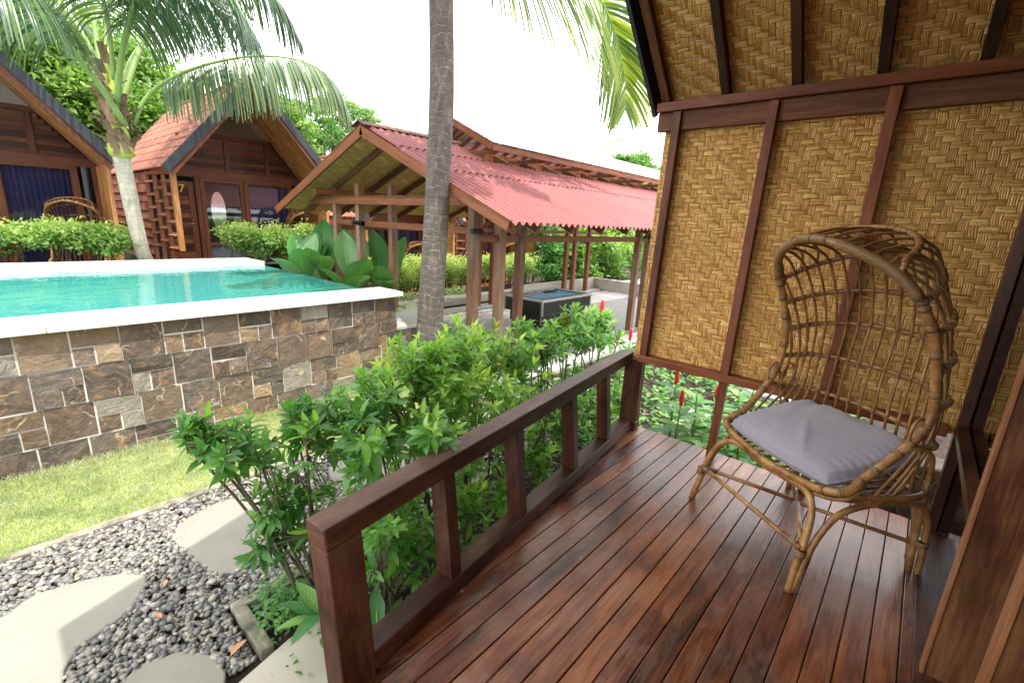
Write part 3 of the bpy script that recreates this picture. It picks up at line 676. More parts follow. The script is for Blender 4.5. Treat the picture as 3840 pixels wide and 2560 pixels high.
# ================================================================== RATTAN CHAIR
CX = nrm(V(-.58, -.814, 0)); CY = V(CX[1], -CX[0], 0); CC = V(2.585, .246, 0)
def catmull(pts, k=6):
    pts = [V(*p) for p in pts]; P = [2 * pts[0] - pts[1]] + pts + [2 * pts[-1] - pts[-2]]; out = []
    for i in range(1, len(P) - 2):
        p0, p1, p2, p3 = P[i - 1:i + 3]
        for q in range(k):
            t = q / k; out.append(.5 * ((2 * p1) + (-p0 + p2) * t + (2 * p0 - 5 * p1 + 4 * p2 - p3) * t * t + (-p0 + 3 * p1 - 3 * p2 + p3) * t ** 3))
    out.append(P[-2]); return out
def mirr(p): return (-p[0], p[1], p[2])
ARCH = [(0, .235, .415), (.16, .225, .425), (.28, .222, .445), (.345, .205, .465), (.372, .165, .487), (.362, .095, .53), (.376, 0, .62), (.39, -.08, .715), (.396, -.118, .82), (.384, -.106, .972), (.376, -.049, 1.139), (.348, .041, 1.285), (.296, .114, 1.375), (.19, .182, 1.442), (.067, .224, 1.483), (0, .232, 1.49)]
HOOPS = [(.300, .108, 1.38, .299, .096, 1.43, -.09, 1.55, .6), (.348, .041, 1.285, .348, .036, 1.271, -.255, 1.434, 1), (.376, -.049, 1.139, .360, -.064, 1.152, -.347, 1.255, 1), (.383, -.106, .985, .360, -.140, 1.01, -.383, 1.073, 1), (.393, -.116, .83, .371, -.196, .848, -.369, .871, 1), (.384, -.05, .68, .378, -.17, .66, -.362, .655, 1)]
def hoop_pt(h, t):   # t in -1..1
    xa, ya, za, xs, ys, zs, yb, zb, q = h
    a = abs(t); s = 1 if t > 0 else -1
    if a > .82:
        k = (a - .82) / .18; return V(s * (xs * (1 - k) + xa * k + .012 * math.sin(pi * k)), ys * (1 - k) + ya * k, zs * (1 - k) + za * k)
    an = a / .82 * pi / 2; m = math.cos(an)
    return V(s * xs * math.sin(an) ** .92, ys + (yb - ys) * m ** .85, zs + (zb - zs) * m ** 1.0)
def make_chair(first=True):
    t = thing('rattan_chair', 'hooded rattan lounge chair standing on the porch deck in the foreground', 'chair')
    fr = catmull(ARCH, 6); full = fr + [V(*mirr(p)) for p in fr[::-1]][1:]
    b = MB(); b.tube(full, .0185, 10, cap=False, r=.1); ob = b.build('frame', m_rattan, t, smooth=True)
    b = MB(); rr = [V(*p) for p in ARCH if p[2] < .50]; rr2 = [p - V(0, .012, .034) for p in catmull(ARCH[:6], 5)]
    f2 = rr2[::-1] + [V(*mirr(p)) for p in rr2][1:]; b.tube(f2, .010, 8, r=.3); b.build('seat_rim', m_rattan, t, smooth=True)
    # hoops
    for i, h in enumerate(HOOPS):
        pts = [hoop_pt(h, x) for x in np.linspace(-1, 1, 41)]; b = MB(); b.tube(pts, .0125 if i else .0135, 8, r=.6 if i else .4); b.build('hoop', m_rattan, t, smooth=True)
    # seat ring at the back + lower back rail
    SR = [(.345, .19, .45), (.385, .02, .445), (.395, -.18, .435), (.33, -.32, .43), (.17, -.385, .425), (0, -.40, .425)]
    sr = catmull(SR, 5); b = MB(); b.tube(sr + [V(*mirr(p)) for p in sr[::-1]][1:], .0145, 8, r=.35); b.build('seat_ring', m_rattan, t, smooth=True)
    # ribs
    rib = MB(); tied = MB()
    NR = 21
    for k in range(NR):
        tt = -.87 + 1.74 * k / (NR - 1)
        u = (k - (NR - 1) / 2) / ((NR - 1) / 2)
        x = .31 * u
        arch_pts = fr[-1:] ; best = min(fr[50:], key=lambda p: abs(p[0] - abs(x))); st = V(x, best[1], best[2])
        h1_ = hoop_pt(HOOPS[1], tt)
        pts = [st, st * .45 + h1_ * .55 + V(0, 0, .035 * (1 - abs(u) ** 2))]
        for h in HOOPS[1:]:
            q = hoop_pt(h, tt); pts.append(q + nrm(V(-q[0], .6, 0)) * .013)
        an = tt / .82 * pi / 2
        low = V(.385 * math.sin(an), -.40 * math.cos(an) * .95 - .0, .44); pts.append(low + V(0, .012, .012))
        pts.append(V(low[0] * .93, low[1] * .55 + .02, .405)); pts.append(V(low[0] * .85, .2, .42))
        sm = catmull(pts, 4); rib.tube(sm, .0068, 6, r=random.uniform(.25, .6))
        for h in HOOPS[1:]:
            q = hoop_pt(h, tt); q2 = hoop_pt(h, tt + .012); dd = nrm(q2 - q); c = q + nrm(V(-q[0], .6, 0)) * .007
            e = nrm(V(-q[0], .6, 0)); z = V(0, 0, 1)
            for s_ in (1, -1):
                a_ = nrm(z + s_ * dd); ring = [c + a_ * .0145 * math.cos(w_) + e * .017 * math.sin(w_) for w_ in np.linspace(0, 2 * pi, 9)]
                tied.tube(ring, .0028, 4, cap=False, r=.5)
    for k in range(11):
        u = (k - 5) / 5.0; best = min(fr[50:], key=lambda p: abs(p[0] - abs(.27 * u))); st = V(.27 * u, best[1], best[2]); c1 = hoop_pt(HOOPS[0], u * .72); c2 = hoop_pt(HOOPS[1], u * .66)
        rib.tube(catmull([st, (st + c1) / 2 + V(0, 0, .015), c1 - V(0, 0, .006), (c1 + c2) / 2 + V(0, -.03, .02), c2], 4), .0062, 6, r=random.uniform(.2, .6))
    for s_ in (1, -1):    # looped canes at the side below the hoops
        for x0, w_, hh in ((.388, .05, .12), (.37, .05, .11)):
            yb_ = -.12 if x0 > .38 else -.20
            lp = [V(s_ * x0, yb_ + .07, .66), V(s_ * x0, yb_ + .07, .76), V(s_ * x0, yb_ + .035, .80), V(s_ * x0, yb_, .76), V(s_ * x0 * .97, yb_ - .03, .60), V(s_ * x0 * .94, yb_ - .05, .46)]
            rib.tube(catmull(lp, 4), .0065, 6, r=.4)
        lp = [V(s_ * .385, -.02, .655), V(s_ * .40, -.09, .675), V(s_ * .405, -.17, .64), V(s_ * .39, -.22, .55), V(s_ * .385, -.23, .45)]
        fr2 = MB(); fr2.tube(catmull(lp, 4), .011, 8, r=.3); fr2.build('arm_brace', m_rattan, t, smooth=True)
    rib.build('rib', m_rattan, t, smooth=True); tied.build('rib_ties', m_bind, t, smooth=True)
    # wrapped crest hoop and bindings
    bb = MB()
    def wrap(curve, i0, i1, rad): bb.tube([curve[i] for i in range(i0, i1 + 1)], rad, 10, r=.2)
    for s_ in (1, -1):
        cu = [V(s_ * p[0], p[1], p[2]) for p in fr]
        wrap(cu, 66, 82, .0215); wrap(cu, 84, 90, .0205)
        for i0 in (61, 64, 57, 51, 45, 40, 37, 32, 20, 19, 13): wrap(cu, i0, i0 + 1, .0215)
        wrap(cu, 26, 29, .0215)
    hp = [hoop_pt(HOOPS[0], x) for x in np.linspace(-.95, .95, 60)]
    for k in range(0, 58):
        p_, q_ = hp[k], hp[k + 1]; d_ = nrm(q_ - p_); n1 = nrm(np.cross(d_, (0, 0, 1))); n2 = np.cross(d_, n1)
        if k % 2 == 0:
            ring = [p_ + d_ * (.012 * w_ / 6) + n1 * .0145 * math.cos(w_) + n2 * .0145 * math.sin(w_) for w_ in np.linspace(0, 2 * pi, 8)]; bb.tube(ring, .002, 4, cap=False)
    for h in HOOPS[1:]:
        for s_ in (1, -1):
            pts = [hoop_pt(h, s_ * x) for x in np.linspace(.62, .93, 22)]
            for k in range(0, 20, 2):
                p_, q_ = pts[k], pts[k + 1]; d_ = nrm(q_ - p_); n1 = nrm(np.cross(d_, (0, 0, 1))); n2 = np.cross(d_, n1)
                ring = [p_ + d_ * (.012 * w_ / 6) + n1 * .0145 * math.cos(w_) + n2 * .0145 * math.sin(w_) for w_ in np.linspace(0, 2 * pi, 8)]; bb.tube(ring, .0035, 4, cap=False, r=.9)
    bb.build('binding', m_bind, t, smooth=True)
    # legs
    for s_ in (1, -1):
        b = MB()
        b.tube(catmull([(s_ * .355, .348, 0), (s_ * .345, .325, .12), (s_ * .335, .295, .25), (s_ * .31, .265, .35), (s_ * .25, .235, .402), (s_ * .16, .225, .405), (0, .222, .395)], 5), .0155, 10, r=.15)
        b.tube(catmull([(s_ * .362, .335, .005), (s_ * .357, .30, .14), (s_ * .355, .25, .27), (s_ * .358, .17, .365), (s_ * .365, .03, .40), (s_ * .37, -.12, .395), (s_ * .372, -.25, .37), (s_ * .372, -.32, .29), (s_ * .372, -.345, .15), (s_ * .375, -.352, 0)], 5), .0145, 10, r=.35)
        b.build('leg', m_rattan, t, smooth=True)
        b = MB(); b.tube(catmull([(s_ * .355, -.325, 0), (s_ * .35, -.31, .2), (s_ * .345, -.30, .42)], 4), .015, 10, r=.35); b.tube(catmull([(s_ * .33, -.34, .05), (s_ * .32, -.33, .25), (s_ * .27, -.32, .36), (s_ * .15, -.32, .39), (0, -.32, .39)], 5), .0135, 8, r=.45)
        b.build('leg', m_rattan, t, smooth=True)
        b = MB(); b.tube([(s_ * .345, .315, .20), (s_ * .02, .01, .175)], .0115, 8, r=.2); b.tube([(s_ * .36, -.33, .15), (s_ * .02, -.0, .175)], .0105, 8, r=.3); b.build('stretcher', m_rattan, t, smooth=True)
        b = MB(); b.tube([(s_ * .347, .322, .165), (s_ * .346, .318, .20)], .021, 10); b.tube([(s_ * .335, .305, .20), (s_ * .29, .26, .197)], .0155, 10); b.tube([(s_ * .364, -.335, .15), (s_ * .364, -.335, .175)], .030, 10); b.tube([(s_ * .325, .32, .208), (s_ * .285, .32, .208)], .0145, 10); b.build('leg_binding', m_bind, t, smooth=True)
    b = MB(); b.tube([(-.345, .322, .208), (.345, .322, .208)], .0115, 8, r=.1); b.build('stretcher', m_rattan, t, smooth=True)
    return t
chair = make_chair()
chair.location = CC; CANG = math.atan2(-CY[0], CY[1]); chair.rotation_euler = (0, 0, CANG)
# cushion
def cushion():
    n = 48; P = []; Q = []
    for i in range(n + 1):
        rT = []; rB = []
        for j in range(n + 1):
            u, v = 2 * i / n - 1, 2 * j / n - 1
            # squircle
            k = .12; x = u * math.sqrt(1 - k * v * v) ; y = v * math.sqrt(1 - k * u * u)
            e = max(0, 1 - abs(u) ** 5) * max(0, 1 - abs(v) ** 5)
            h = .070 * e ** .33
            X = x * .325; Y = y * .268 + .0
            hh = h * (1 + .10 * math.sin(3 * u + 1) * math.cos(2.2 * v)) 
            edge = max(abs(u), abs(v)); hh += .0028 * math.sin(38 * (u if abs(v) > abs(u) else v) + 3 * u) * max(0, (edge - .62)) / .38 * (1 if edge < .99 else .2)
            wr = .010 * math.exp(-((u * .8 + v * .6 - .15) / .07) ** 2) * math.exp(-((v - .45) / .5) ** 2) - .014 * math.exp(-((u - .45 + .3 * v) / .10) ** 2) * max(0, -v + .4) - .012 * math.exp(-((v + .86) / .10) ** 2) * math.exp(-((u + .1) / .2) ** 2)
            rT.append((X, Y, hh + wr)); rB.append((X, Y, -h * .75))
        P.append(rT); Q.append(rB)
    b = MB(); b.grid([r[::-1] for r in P], .3); b.grid(Q, .3)
    o = b.build('seat_cushion', m_cush, None, smooth=True)
    pip = MB(); edge = []
    for i in range(n + 1): edge.append(P[i][0])
    for j in range(1, n + 1): edge.append(P[n][j])
    for i in range(n - 1, -1, -1): edge.append(P[i][n])
    for j in range(n - 1, -1, -1): edge.append(P[0][j])
    pip.tube([V(*e) + V(0, 0, .0) for e in edge], .0045, 6, cap=False); pp = pip.build('piping', m_cush, o, smooth=True)
    return o
cu = cushion(); tag(cu, 'puffy mauve grey seat cushion resting in the foreground rattan chair', 'cushion')
Rz = Matrix.Rotation(CANG, 4, 'Z')
cu.matrix_world = Matrix.Translation(Vector(CC)) @ Rz @ Matrix.Translation((0, -.035, .528)) @ Matrix.Rotation(math.radians(-11), 4, 'X')
# ================================================================== POOL
pool = thing('swimming_pool', 'raised pool with white coping and a wall of square brown stones', 'pool')
PX0, PX1 = -5.0, 3.20; PY0, PY1 = 4.57, 9.30
mb = MB(); mb.box(PX0, PX1 - .02, PY0 + .035, PY0 + .3, G - .1, .585); mb.box(PX1 - .22, PX1 - .02, PY0 + .3, PY1 - .1, G - .1, .555); mb.build('wall_core', m_mortar, pool)
mb = MB(); cs = .285
def stoneface(x0, x1, z0, z1, y):
    g = .0065; x0 += g; x1 -= g; z0 += g; z1 -= g; n = 5; pr = random.uniform(.006, .030); a, b = random.uniform(-.010, .010), random.uniform(-.010, .010)
    r = random.random() ** 1.15; P = []
    cut = random.random() < .6; ca = random.uniform(0, 2 * pi); cd = random.uniform(-.3, .3)
    for i in range(n + 1):
        row = []
        for j in range(n + 1):
            u, v = i / n, j / n; e = 0 if (i in (0, n) or j in (0, n)) else 1
            d = pr + a * (u - .5) + b * (v - .5) + random.uniform(-.002, .002) * e
            if cut: d -= max(0, ((u - .5) * math.cos(ca) + (v - .5) * math.sin(ca) - cd)) * .035
            row.append((x0 + (x1 - x0) * u, y - max(.003, d), z0 + (z1 - z0) * v))
        P.append(row)
    mb.grid(P, r)
    ring = [P[i][0] for i in range(n + 1)] + [P[n][j] for j in range(1, n + 1)] + [P[i][n] for i in range(n - 1, -1, -1)] + [P[0][j] for j in range(n - 1, -1, -1)]
    for p, q in zip(ring[:-1], ring[1:]): mb.add([p, q, (q[0], y + .03, q[2]), (p[0], y + .03, p[2])], [(0, 3, 2, 1)], [[(0, 0)] * 4], r)
k0 = int((PX0 - PX1) / cs)
def clad(xa, nx, ztop, nz, y, zmin):
    for iz in range(nz):
        off = .035 * (iz % 3)
        for ix in range(nx):
            x1 = xa - ix * cs + (off if ix else 0); x0 = xa - (ix + 1) * cs + off; z1 = ztop - iz * cs; z0 = max(zmin, z1 - cs)
            if (ix + iz) % 2 == 0 or random.random() < .18: stoneface(x0, x1, z0, z1, y)
            else:
                m_ = z0 + (z1 - z0) * random.uniform(.44, .56); xm = x0 + (x1 - x0) * random.uniform(.42, .58)
                stoneface(x0, x1, m_, z1, y); stoneface(x0, xm, z0, m_, y); stoneface(xm, x1, z0, m_, y)
clad(PX1 - .02, 29, .582, 5, PY0 + .035, G - .1)
mb.build('stone_facing', m_stone, pool, bevel=0)
mb = MB(); mb.box(PX0, .22, PY0 - .045, 5.00, .585, .64); mb.box(.223, 1.86, PY0 - .045, 5.00, .585, .641); mb.box(1.863, PX1 + .03, PY0 - .047, 5.00, .585, .64); mb.build('coping', m_white, pool, bevel=.006)
mb = MB(); mb.box(PX0, PX1 + .02, 8.50, PY1, .56, .64); mb.build('coping', m_white, pool, bevel=.006)
mb = MB(); mb.box(PX0, PX1 + .0, 8.515, 8.55, -.2, .558); mb.build('water_line_tile', m_pooltile, pool)
mb = MB(); mb.box(PX1 - .24, PX1 - .0, 5.003, 8.49, .40, .572); mb.build('overflow_edge', simple('wet_grey_stone', (.20, .19, .21), .15, .2, 10), pool, bevel=.004)
mb = MB(); n = 2; mb.quad((PX0, 4.98, .578), (PX1 - .02, 4.98, .578), (PX1 - .02, 8.53, .578), (PX0, 8.53, .578)); tag(mb.build('water', m_water), None, None, kind='structure')
mb = MB(); mb.quad((PX0, 9.28, .55), (PX1 + 2.2, 9.28, .50), (PX1 + 2.2, 9.9, .50), (PX0, 9.9, .52)); mb.quad((PX0, 9.9, .52), (PX1 + 2.2, 9.9, .50), (PX1 + 2.2, 10.4, -.3), (PX0, 10.4, -.3)); mb.quad((PX1 + .0, 9.9, .50), (PX1 + 2.2, 9.9, .3), (PX1 + 2.2, 9.0, G), (PX1 + .0, 8.9, G))
tag(mb.build('planting_bank', m_soil), None, None, kind='structure')
# low cladded wall right of the pool
lw = thing('low_wall', 'low stone clad wall with a mossy flat top between pool and pavilion', 'wall')
mb = MB(); clad(4.02, 3, .15, 3, 4.68, G - .1); mb.box(3.24, 4.02, 4.683, 5.35, G - .1, .15, r=.1); mb.build('stone_facing', m_stone, lw)
mb = MB(); mb.box(3.20, 4.06, 4.63, 5.40, .153, .195); mb.build('wall_top', m_kerbw, lw, bevel=.006)

# ================================================================== PAVILION
pav = thing('pavilion', 'long open timber pavilion with red corrugated roof and woven bamboo ceiling', 'pavilion')
NY, FY = 4.05, 7.40; RY = 5.75; EZv = 1.50; RZv = 2.60; GX = 3.50; XE = 13.2; NE, FE = 3.10, 8.55
def rz(y): return RZv - (RZv - EZv) * (RY - y) / (RY - NE) if y < RY else RZv - (RZv - 1.55) * (y - RY) / (FE - RY)
ps = .105
posts = [(3.9, NY, 0), (4.35, NY - .02, 0), (4.76, NY, 0), (8.13, NY, 0), (8.55, NY, 0), (12.2, NY, 0), (4.0, FY - .7, 0), (4.0, FY, 0), (4.42, FY - .95, 0), (7.3, FY, 1), (7.75, FY, 1), (10.65, FY, 1), (11.05, FY, 1), (11.75, FY, 1)]
for x, y, red in posts:
    b = MB(); b.box(x - ps / 2, x + ps / 2, y - ps / 2, y + ps / 2, G, min(1.95, rz(y) - .08)); b.build('post', m_pavr if red else m_pav, pav, bevel=.004)
def pb(name, p0, p1, w, h, mat=m_pavr):
    b = MB(); b.beam(p0, p1, w, h); return b.build(name, mat, pav, bevel=.004)
for y in (NY, FY):
    pb('rail_beam', (3.97, y, 1.285), (XE - .5, y, 1.285), .05, .085); pb('eave_beam', (3.6, y - .075, rz(y) - .16), (XE - .3, y - .075, rz(y) - .16), .05, .10)
    for x in np.arange(5.2, 12.5, .95): pb('short_strut', (x, y, 1.33), (x, y, rz(y) - .2), .05, .05)
pb('rail_beam', (3.98, 6.68, 1.365), (3.98, 4.0, 1.37), .05, .085); pb('rail_beam', (3.98, 7.4, 1.365), (3.98, 6.5, 1.366), .05, .08)
for x in (3.93, 7.55, 11.0):
    pb('tie_beam', (x, 8.12, 1.69), (x, 3.82, 1.70), .055, .10); pb('tie_cap', (x, 8.12, 1.752), (x, 3.82, 1.762), .085, .018, m_pavr)
    pb('king_post', (x + .12, 5.55, 1.75), (x + .12, 5.55, 2.45), .085, .085, m_beam)
for y in (6.35, 5.75, 5.1, 4.55): pb('short_strut', (3.98, y, 1.405), (3.98, y, 1.64), .05, .05)
for x in np.arange(3.98, XE, .66):
    for s_, ye in ((-1, 3.14), (1, 8.50)):
        top = RY - .0; b = MB(); b.beam((x, ye, rz(ye) - .085), (x, top, RZv - .085), .045, .085); b.build('rafter', m_beam, pav, bevel=.002)
pb('ridge_board', (GX + .05, RY, RZv - .1), (XE, RY, RZv - .1), .03, .14)
for ye in (3.13, 8.52):
    b = MB(); b.beam((GX - .0, ye, rz(ye) - .055), (GX, RY + (.02 if ye < 5 else -.02), RZv - .055), .035, .12); b.build('fascia_board', m_pavr, pav, bevel=.003)
mb = MB()
for ye, yt in ((3.16, 4.98), (8.48, 6.52)):
    mb.quad((GX + .02, ye, rz(ye) - .035), (5.0, ye, rz(ye) - .035), (5.0, RY, RZv - .035), (GX + .02, RY, RZv - .035)); mb.quad((5.0, ye, rz(ye) - .036), (XE, ye, rz(ye) - .036), (XE, yt, rz(yt) - .036), (5.0, yt, rz(yt) - .036))
mb.build('bamboo_ceiling', m_weave_far, pav)
def sheet(xa, xb, ya, yb, name='roof_sheet', lift=0):
    L_ = math.hypot(yb - ya, rz(yb) - rz(ya)); nu = int((xb - xa) / .015); nv = 2; per = .115; b = MB(); P = []
    for i in range(nu + 1):
        x = xa + (xb - xa) * i / nu; hgt = .020 * math.cos(2 * pi * x / per); P.append([(x, ya + (yb - ya) * j / nv, rz(ya) + (rz(yb) - rz(ya)) * j / nv + hgt + .0 + lift) for j in range(nv + 1)])
    b.grid(P, .5); return b.build(name, m_corr, pav, smooth=True)
# overlapping courses on the near slope
sheet(GX - .02, XE, 3.06, 4.42); sheet(GX - .02, XE, 4.38, 5.02, lift=.014); sheet(GX - .02, 5.0, 4.98, RY, lift=.028)
sheet(GX - .02, XE, 8.60, 7.10); sheet(GX - .02, XE, 7.14, 6.48, lift=.014); sheet(GX - .02, 5.0, 6.52, RY, lift=.028)
mb = MB(); mb.beam((GX - .06, RY - .075, RZv + .022), (5.1, RY - .075, RZv + .022), .17, .012, up=(0, -.38, .92)); mb.beam((GX - .06, RY + .075, RZv + .022), (5.1, RY + .075, RZv + .022), .17, .012, up=(0, .38, .92)); mb.build('ridge_cap', m_beam, pav)
# raised clear roof
cz, ce = 2.93, 2.50
for x in np.arange(5.1, 13.0, 1.15):
    for y in (4.95, 6.6): pb('canopy_post', (x + .1, y, rz(y)), (x + .1, y, ce - .02), .07, .07, m_pavr)
    pb('canopy_tie', (x + .1, 4.95, ce - .02), (x + .1, 6.6, ce - .02), .04, .06)
for x in np.arange(5.1, 13.0, .55):
    for ye in (4.86, 6.66): pb('canopy_rafter', (x, ye, ce), (x, RY, cz - .03), .035, .06)
for ye in (4.86, 6.66):
    pb('canopy_fascia', (5.0, ye, ce), (13.2, ye, ce), .03, .085); pb('canopy_fascia', (5.0, ye, ce + .0), (5.0, RY, cz - .0), .03, .085)
mb = MB(); mb.quad((4.95, 4.80, ce + .05), (13.25, 4.80, ce + .05), (13.25, RY, cz + .055), (4.95, RY, cz + .055)); mb.quad((4.95, 6.72, ce + .05), (4.95, RY, cz + .055), (13.25, RY, cz + .055), (13.25, 6.72, ce + .05)); mb.build('clear_sheet', m_clear, pav)
for (x, y, z) in ((3.93, 3.95, 1.37), (3.93, 6.55, 1.37), (8.34, 3.95, 1.34)):
    b = MB(); b.tube([(x - .16, y, z), (x - .04, y, z)], .032, 10); b.tube([(x - .04, y - .01, z), (x - .02, y - .01, z)], .045, 10); b.build('spot_lamp', m_dark, pav, smooth=False)
mb = MB(); mb.box(3.95, 12.5, FY - .10, FY + .16, G - .05, G + .06); mb.build('plinth_kerb', m_kerbw, pav, bevel=.005)
mb = MB(); mb.box(4.7, 12.5, 3.42, 3.62, G - .05, G + .045); mb.build('plinth_kerb', m_kerbw, pav, bevel=.005)

# pool table
pt = thing('pool_table', 'black pool table with a blue cloth under the pavilion roof', 'pool table', loc=(6.02, 4.45, G + .01))
def tb(name, mat, *boxes, bev=.004):
    b = MB()
    for q in boxes: b.box(*q)
    return b.build(name, mat, pt, bevel=bev)
tb('table_bed', m_poolblk, (-.66, .66, -.37, .37, .60, .80), (-.60, .60, -.31, .31, .44, .597), bev=.01)
tb('pedestal', m_poolblk, (-.52, -.10, -.27, .27, .06, .437), (.10, .52, -.27, .27, .06, .437), (-.54, -.08, -.29, .29, 0, .057), (.08, .54, -.29, .29, 0, .057))
tb('metal_trim', m_alu, (-.668, -.64, -.378, -.35, .60, .80), (.64, .668, -.378, -.35, .60, .80), (-.668, -.64, .35, .378, .60, .80), (-.605, .605, -.316, -.312, .585, .592), (-.605, .605, -.316, -.312, .50, .505), (-.606, -.602, -.316, .316, .50, .505), (-.605, -.60, -.318, -.31, .44, .59), (.2, .205, -.318, -.31, .50, .59), bev=0)
tb('top_rail', m_alu, (-.68, .68, -.39, -.31, .803, .835), (-.68, .68, .31, .39, .803, .835), (-.68, -.60, -.307, .307, .803, .835), (.60, .68, -.307, .307, .803, .835))
tb('cloth', m_cloth, (-.60, .60, -.31, .31, .802, .812), bev=0)
cush_b = simple('blue_cushion_rail', (.03, .16, .24), .8)
tb('cushion_rail', cush_b, (-.595, .595, -.305, -.275, .813, .832), (-.595, .595, .275, .305, .813, .832), (-.595, -.565, -.27, .27, .813, .832), (.565, .595, -.27, .27, .813, .832))
b = MB()
for x in (-.57, 0, .57):
    for y in (-.28, .28): b.tube([(x, y, .8125), (x, y, .834)], .032, 12)
b.build('pocket', m_dark, pt)
zt = G + .01 + .822
b = MB(); b.tube([(5.52, 4.60, zt), (6.42, 4.72, zt + .012)], [.011, .006], 8); tag(b.build('pool_cue', m_cue), 'wooden cue lying across the far side of the blue pool table', 'cue')
b = MB(); t3 = [V(6.10, 4.62, zt), V(6.36, 4.56, zt), V(6.30, 4.74, zt)]
for i in range(3): b.beam(t3[i], t3[(i + 1) % 3], .025, .03)
tag(b.build('ball_rack', m_dark), 'black triangular ball rack on the blue pool table', 'rack')

# ================================================================== CABINS ACROSS THE POOL
def tiles(b, p00, p10, p01, nrmv, tw, th, rel=.018):
    """p00 eave start, p10 eave end, p01 top start: tiled skin"""
    p00, p10, p01, nrmv = map(lambda q: V(*q), (p00, p10, p01, nrmv)); U_ = p10 - p00; W_ = p01 - p00; lu, lw_ = np.linalg.norm(U_), np.linalg.norm(W_)
    nu = max(1, int(round(lu / tw))); nv = max(1, int(round(lw_ / th))); K = 5
    prof = [0.0, .55, 1.0, .55, 0.0, -.12]
    for j in range(nv):
        jit = random.uniform(-.01, .01)
        for i in range(nu):
            r = min(1, max(0, random.gauss(.5, .22))); P = []
            for k in range(K + 1):
                u = (i + k / K * 1.0) / nu; h = prof[k] * rel
                lo = p00 + U_ * u + W_ * (j / nv - .01) + nrmv * (h + .024) + U_ / lu * jit; hi = p00 + U_ * u + W_ * ((j + 1) / nv) + nrmv * (h + .004) + U_ / lu * jit
                bt = lo - nrmv * .02
                P.append([bt, lo, hi])
            b.grid(P, r)
def cabin(cx, label, first):
    t = thing('timber_cabin', label, 'cabin', 'timber cabins across the pool', loc=(cx, 12.0, 0))
    H, EZ2, AZ2, FYr, BY = 1.60, 2.17, 3.97, -1.5, 4.4
    for s_ in (-1, 1):
        sl = math.hypot(H, AZ2 - EZ2); n_ = V(s_ * (AZ2 - EZ2) / sl, 0, H / sl)
        b = MB()
        if s_ < 0: tiles(b, (-H, BY, EZ2), (-H, FYr + .05, EZ2), (0, BY, AZ2), n_, .15, .27, .036)
        else: tiles(b, (H, FYr + .05, EZ2), (H, BY, EZ2), (0, FYr + .05, AZ2), n_, .15, .27, .036)
        b.build('roof', m_tile, t, smooth=False)
        b = MB(); o = V(0, 0, 0) - n_ * .015; b.quad((s_ * H, FYr, EZ2 - .02), (s_ * H, BY, EZ2 - .02), (0, BY, AZ2 - .02), (0, FYr, AZ2 - .02)); b.build('ceiling', m_weave_far, t)
        b = MB()
        for yy in np.arange(FYr + .14, 0, .28): b.beam(V(s_ * H, yy, EZ2) - n_ * .05, V(0, yy, AZ2) - n_ * .05, .05, .06, up=tuple(n_)); 
        b.build('rafters', m_gold, t)
        b = MB(); b.beam(V(s_ * (H + .04), FYr - .01, EZ2 - .05) + n_ * .0, V(0, FYr - .01, AZ2) + n_ * .0, .03, .15, up=tuple(n_)); b.build('barge_board', m_black, t, bevel=.003)
        b = MB(); b.beam(V(s_ * (H - .0), FYr + .02, EZ2 - .06) - n_ * .09, V(0, FYr + .02, AZ2) - n_ * .09, .04, .07, up=tuple(n_)); b.build('barge_trim', m_frame, t)
    b = MB()
    for k in range(int((BY - FYr) / .22)): y0 = FYr + .22 * k; b.tube([(0, y0, AZ2 + .025), (0, y0 + .235, AZ2 + .03)], .06, 8, r=random.random() * .6)
    b.build('ridge_tile', m_tile, t)
    # facade planks
    b = MB(); zz = 2.32
    def plankrows(x0, x1, z0, z1, y=0.0, th=.085):
        z = z0
        while z < z1 - .01:
            z2 = min(z1, z + th); xm = lambda zc: 1.52 if zc < EZ2 else max(.05, (AZ2 - .08 - zc) / (AZ2 - EZ2) * H)
            lim = xm(z2); a, c_ = max(x0, -lim), min(x1, lim)
            if c_ - a > .03: b.box(a, c_, y, y + .03, z, z2 - .004)
            z = z2
    plankrows(-1.5, 1.5, 2.25, 2.95)
    b.build('gable_boards', m_sid, t)
    b = MB(); b.quad((-1.5, .035, 2.2), (1.5, .035, 2.2), (.9, .035, 2.97), (-.9, .035, 2.97)); b.build('gable_backing', m_raft, t)
    b = MB(); b.box(-1.52, 1.52, -.03, .05, 2.10, 2.25); b.box(-.90, .90, -.04, .04, 2.94, 3.02); b.build('cross_beam', m_frame, t, bevel=.003)
    for x in (-.98, -.12, .72): b = MB(); b.box(x - .05, x + .05, -.035, 0, 2.25, 2.94); b.build('gable_stud', m_frame, t, bevel=.003)
    for x in (-.76, .21, 1.20, 1.49, -1.50): b = MB(); b.box(x - .045, x + .045, -.05, .05, -.1, 2.10); b.build('front_post', m_frame, t, bevel=.003)
    b = MB(); z = 0
    while z < 1.95: b.box(-1.42, -.86, .0, .03, z, z + .085); z += .09
    dr = b.build('door', m_sid, t)
    b = MB(); b.box(-.93, -.82, -.012, .04, -.05, 2.0); b.box(-1.45, -1.40, -.012, .04, 0, 2.0); b.box(-1.40, -.93, -.012, .04, 1.93, 2.0); b.build('door_frame', m_frame, dr)
    b = MB(); b.tube([(-.88, -.015, 1.13), (-.88, -.05, 1.13), (-.99, -.05, 1.135)], .009, 8); b.tube([(-.875, -.01, 1.04), (-.875, -.03, 1.04)], .018, 10); b.build('handle', m_steel, dr, smooth=True)
